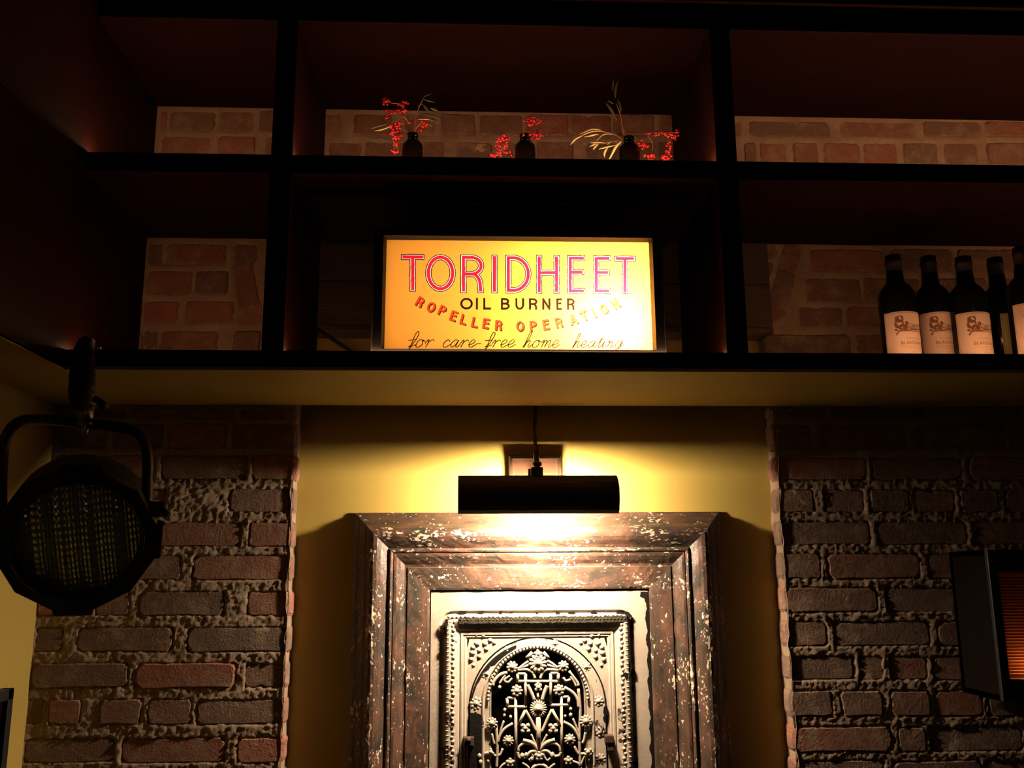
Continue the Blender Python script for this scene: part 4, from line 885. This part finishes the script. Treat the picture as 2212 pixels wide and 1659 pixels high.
bottle(2212, 2232, 535, YF+.085, .10, 'nearer wine bottle with a taller cream label at the right edge of the picture', 652)
# ================================================================ STAGE LIGHT
LYD = 1.50
c0 = at(170, 1158, LYD); axd = Vector((.36, -1, -.42)).normalized()
sl = thing('stage_light', 'black round stage lamp with ribbed lens hanging from the left end of the shelf', 'spotlight', at(185, 905, LYD+.03))
up = (Vector((0, 0, 1))-axd*axd.z).normalized(); sd = up.cross(axd).normalized()
if sd.x < 0: sd = -sd
mb = MB(); mb.lathe([(.090, .012), (.096, .014), (.104, .012), (.106, 0), (.108, -.01), (.108, -.10), (.100, -.13), (.085, -.155), (.055, -.17), (0, -.172)], c0, axd, 40); mb.build('can', M_BLACK, sl)
# octagonal colour-frame holder in front
mb = MB(); rings = []
for (r, h) in ((.094, .022), (.098, .026), (.113, .026), (.115, .020), (.115, .004), (.111, .000), (.104, .0)):
    rings.append([c0+axd*h+(sd*math.cos(t)+up*math.sin(t))*r*(1.0 if r < .1 or r == .104 else 1.03) for t in [math.radians(15+30*k) for k in range(12)]] if r > .105 else [c0+axd*h+(sd*math.cos(t)+up*math.sin(t))*r for t in [math.radians(15+30*k) for k in range(12)]])
mb.loft(rings, closed=True); mb.build('filter_holder', M_BLACK, sl)
mb = MB(); mb.lathe([(.093, .010), (.096, .013), (.099, .010)], c0, axd, 48); mb.lathe([(.0935, .028), (.0955, .0305), (.0975, .028)], c0, axd, 48); mb.build('lens_ring', M_GLOSSBLACK, sl)
for k, a in enumerate((-90, 0, 90, 180)):
    mb = MB()
    t = math.radians(a); d = sd*math.cos(t)+up*math.sin(t); e = sd*-math.sin(t)+up*math.cos(t); b = c0+axd*.012+d*.109
    vs = [b+e*i*.034*(1 if j < 0 else .8)+d*j*.014+axd*kk*.012 for i in (-1, 1) for j in (-1, 1) for kk in (-1, 1)]; mb.add(vs, [(0, 1, 3, 2), (4, 6, 7, 5), (0, 4, 5, 1), (2, 3, 7, 6), (0, 2, 6, 4), (1, 5, 7, 3)])
    mb.build('clip', M_BLACK, sl)
mb = MB(); n = 64; RL = .092; tilt = math.radians(8); s2 = sd*math.cos(tilt)+up*math.sin(tilt); u2 = up*math.cos(tilt)-sd*math.sin(tilt)
vs, fs, idx = [], [], {}
for j in range(n+1):
    for i in range(n+1):
        a, b = (i/n*2-1)*RL, (j/n*2-1)*RL
        if a*a+b*b > RL*RL*1.02: continue
        dome = .012*(1-(a*a+b*b)/RL**2); rib = .0022*abs(math.sin(a*math.pi/.0062))+.0012*abs(math.sin(b*math.pi/.0115))
        idx[(i, j)] = len(vs); vs.append(c0+axd*(.004+dome+rib)+s2*a+u2*b)
for j in range(n):
    for i in range(n):
        ks = [(i, j), (i+1, j), (i+1, j+1), (i, j+1)]
        if all(kk in idx for kk in ks): fs.append(tuple(idx[kk] for kk in ks))
mb.add(vs, fs, False); mb.build('lens', M_LENS, sl)
# yoke
yk = [at(2, 1120, LYD+.02), at(4, 1000, LYD+.02), at(14, 945, LYD+.02), at(36, 915, LYD+.02), at(75, 906, LYD+.02), at(182, 914, LYD+.02), at(270, 925, LYD+.02), at(300, 938, LYD+.02), at(318, 975, LYD+.02), at(318, 1040, LYD+.02), at(316, 1110, LYD+.02)]
mb = MB(); mb.tube(smooth_path(yk, 5), .0088, 8, True, (0, -1, 0), .45 if 0 else 1.2); 
for v in (): pass
mb.build('yoke', M_BLACK, sl)
pk = at(318, 1100, LYD+.01)
mb = MB(); mb.lathe([(0, .030), (.010, .030), (.013, .024), (.013, .006), (.009, 0)], pk, (1, 0, 0), 12); mb.tube([pk+Vector((.02, -.004, .004)), pk+Vector((.036, -.01, -.012))], .007, 8); mb.build('yoke_knob', M_BLACK, sl)
p_ = at(182, 912, LYD+.02); p2_ = at(184, 876, LYD+.02)
mb = MB(); mb.tube([p_, p2_], .0135, 16); mb.build('spigot', M_STEEL, sl)
mb = MB(); bp_ = at(183, 929, LYD+.01); mb.lathe([(0, .006), (.006, .006), (.0065, 0), (.006, -.008)], bp_, (0, 0, -1), 6); mb.lathe([(.0, 0), (.013, 0), (.013, .003), (0, .003)], bp_+Vector((0, 0, .009)), (0, 0, 1), 16); mb.build('bolt', M_STEEL, sl)
mb = MB()          # clamp body and hook over the shelf edge
cl = [at(182, 880, LYD+.02), at(176, 850, LYD+.03), at(178, 815, YF-.045), at(180, 790, YF-.03), at(182, 760, YF-.022), at(186, 742, YF-.01), at(196, 738, YF+.02)]
mb.tube(smooth_path(cl, 3), [.020]*4+[.022]*6+[.018]*6+[.014]*3, 8) if 0 else mb.tube(cl, [.019, .022, .022, .020, .018, .014, .008], 8)
mb.build('clamp', M_BLACK, sl)
mb = MB(); k1 = at(205, 862, LYD); mb.tube([k1, k1+Vector((.012, -.004, -.006)), k1+Vector((.020, -.006, -.016))], [.006, .005, .008], 8); mb.build('clamp_lever', M_BLACK, sl)
mb = MB(); k2 = at(199, 838, LYD-.005); mb.ball(k2, .004, 1); mb.build('rivet', M_STEEL, sl); mb = MB(); mb.ball(at(215, 752, YF-.012), .003, 1, (1.3, 1, 1)); mb.build('rivet', M_STEEL, sl)
# ================================================================ AMBER WALL BOX
gx = at(2045, 1192, YB).x; gz1 = at(2045, 1192, YB).z; gz0 = at(2073, 1494, YB).z; GY = YB-.15; gw = .36
gb = thing('wall_light_box', 'dark wooden wall box with a glowing amber louvred front on the right pier', 'box', (gx+gw/2, YB, gz0))
hx0 = at(2153, 1236, GY).x; hz1 = at(2155, 1235, GY).z; hz0 = at(2170, 1467, GY).z; hx1 = gx+gw-(hx0-gx)
mb = MB(); mb.box(gx, gx+.012, GY+.004, YB-.008, gz0, gz1, .001); mb.box(gx+gw-.012, gx+gw, GY+.004, YB-.008, gz0, gz1, .001); mb.box(gx, gx+gw, GY+.004, YB-.008, gz0, gz0+.012, .001); mb.box(gx, gx+gw, GY+.004, YB-.008, gz1-.012, gz1, .001); mb.box(gx, gx+gw, YB-.020, YB-.008, gz0, gz1)
mb.build('case', M_WOODDK, gb)
for (a, b, c, d, nm) in ((gx, hx0, gz0, gz1, 'front_stile'), (hx1, gx+gw, gz0, gz1, 'front_stile'), (hx0, hx1, gz0, hz0, 'front_rail'), (hx0, hx1, hz1, gz1, 'front_rail')):
    MB().box(a, b, GY-.006, GY+.006, c, d, .002).build(nm, M_BLACK, gb)
def amber():
    m = bpy.data.materials.new('amber_slat_resin'); m.use_nodes = True; nt = m.node_tree; nt.nodes.clear()
    t = N(nt, 'ShaderNodeBsdfTranslucent'); t.inputs[0].default_value = (.80, .36, .13, 1); d = N(nt, 'ShaderNodeBsdfDiffuse'); d.inputs[0].default_value = (.5, .23, .1, 1)
    x = N(nt, 'ShaderNodeMixShader'); x.inputs[0].default_value = .5; L(nt, t.outputs[0], x.inputs[1]); L(nt, d.outputs[0], x.inputs[2]); o = N(nt, 'ShaderNodeOutputMaterial'); L(nt, x.outputs[0], o.inputs[0]); return m
M_AMB = amber()
ns = 32; pitch = (hz1-hz0-.012)/ns; sme = None
for k in range(ns):
    z = hz0+.003+pitch*(k+.5)
    if sme is None:
        a = MB(); a.add([(hx0-.001, GY+.004, z-.0012), (hx1, GY+.004, z-.0012), (hx1, GY+.009, z+.0026), (hx0-.001, GY+.009, z+.0026), (hx0-.001, GY+.005, z-.0020), (hx1, GY+.005, z-.0020), (hx1, GY+.010, z+.0018), (hx0-.001, GY+.010, z+.0018)], [(0, 1, 2, 3), (4, 7, 6, 5), (0, 4, 5, 1), (3, 2, 6, 7), (0, 3, 7, 4), (1, 5, 6, 2)])
        s0 = a.build('slat', M_AMB, gb); sme = s0; zs0 = z
    else:
        s_ = sme.copy(); C.objects.link(s_); s_.location = (0, 0, z-zs0)
mb = MB(); mb.box(hx0-.003, hx0+.010, GY+.010, GY+.013, hz0, hz1); mb.box(hx0, hx1, GY+.010, GY+.013, hz1-.010, hz1); mb.box(hx0, hx1, GY+.010, GY+.013, hz0, hz0+.004); mb.build('slat_frame', M_AMB, gb)
MB().box(hx0-.004, hx1+.004, GY+.060, GY+.062, hz0-.01, hz1+.01).build('diffuser', M_AMB, gb)
ld = bpy.data.lights.new('bulb', 'POINT'); ld.energy = .22; ld.color = (1, .62, .30); ld.shadow_soft_size = .02
lo = bpy.data.objects.new('bulb', ld); C.objects.link(lo); lo.parent = gb; lo.location = Vector((hx0+.07, GY+.035, hz0+.015))-gb.location
# ================================================================ PICTURE ON LEFT WALL
pa = atx(8, 1486, XW)
pc = thing('framed_picture', 'black framed picture on the olive left wall, cut off by the photo edge', 'picture', (XW, pa.y-.15, pa.z-.2))
mb = MB(); mb.box(XW, XW+.02, pa.y-.02, pa.y, pa.z-.4, pa.z, .001); mb.box(XW, XW+.02, pa.y-.30, pa.y-.28, pa.z-.4, pa.z, .001); mb.box(XW, XW+.02, pa.y-.30, pa.y, pa.z-.02, pa.z, .001); mb.box(XW, XW+.02, pa.y-.30, pa.y, pa.z-.4, pa.z-.38, .001); mb.build('frame', M_BLACK, pc)
MB().box(XW+.001, XW+.010, pa.y-.285, pa.y-.015, pa.z-.385, pa.z-.015).build('backing', M_OX, pc)
print('bricks', nbrick)
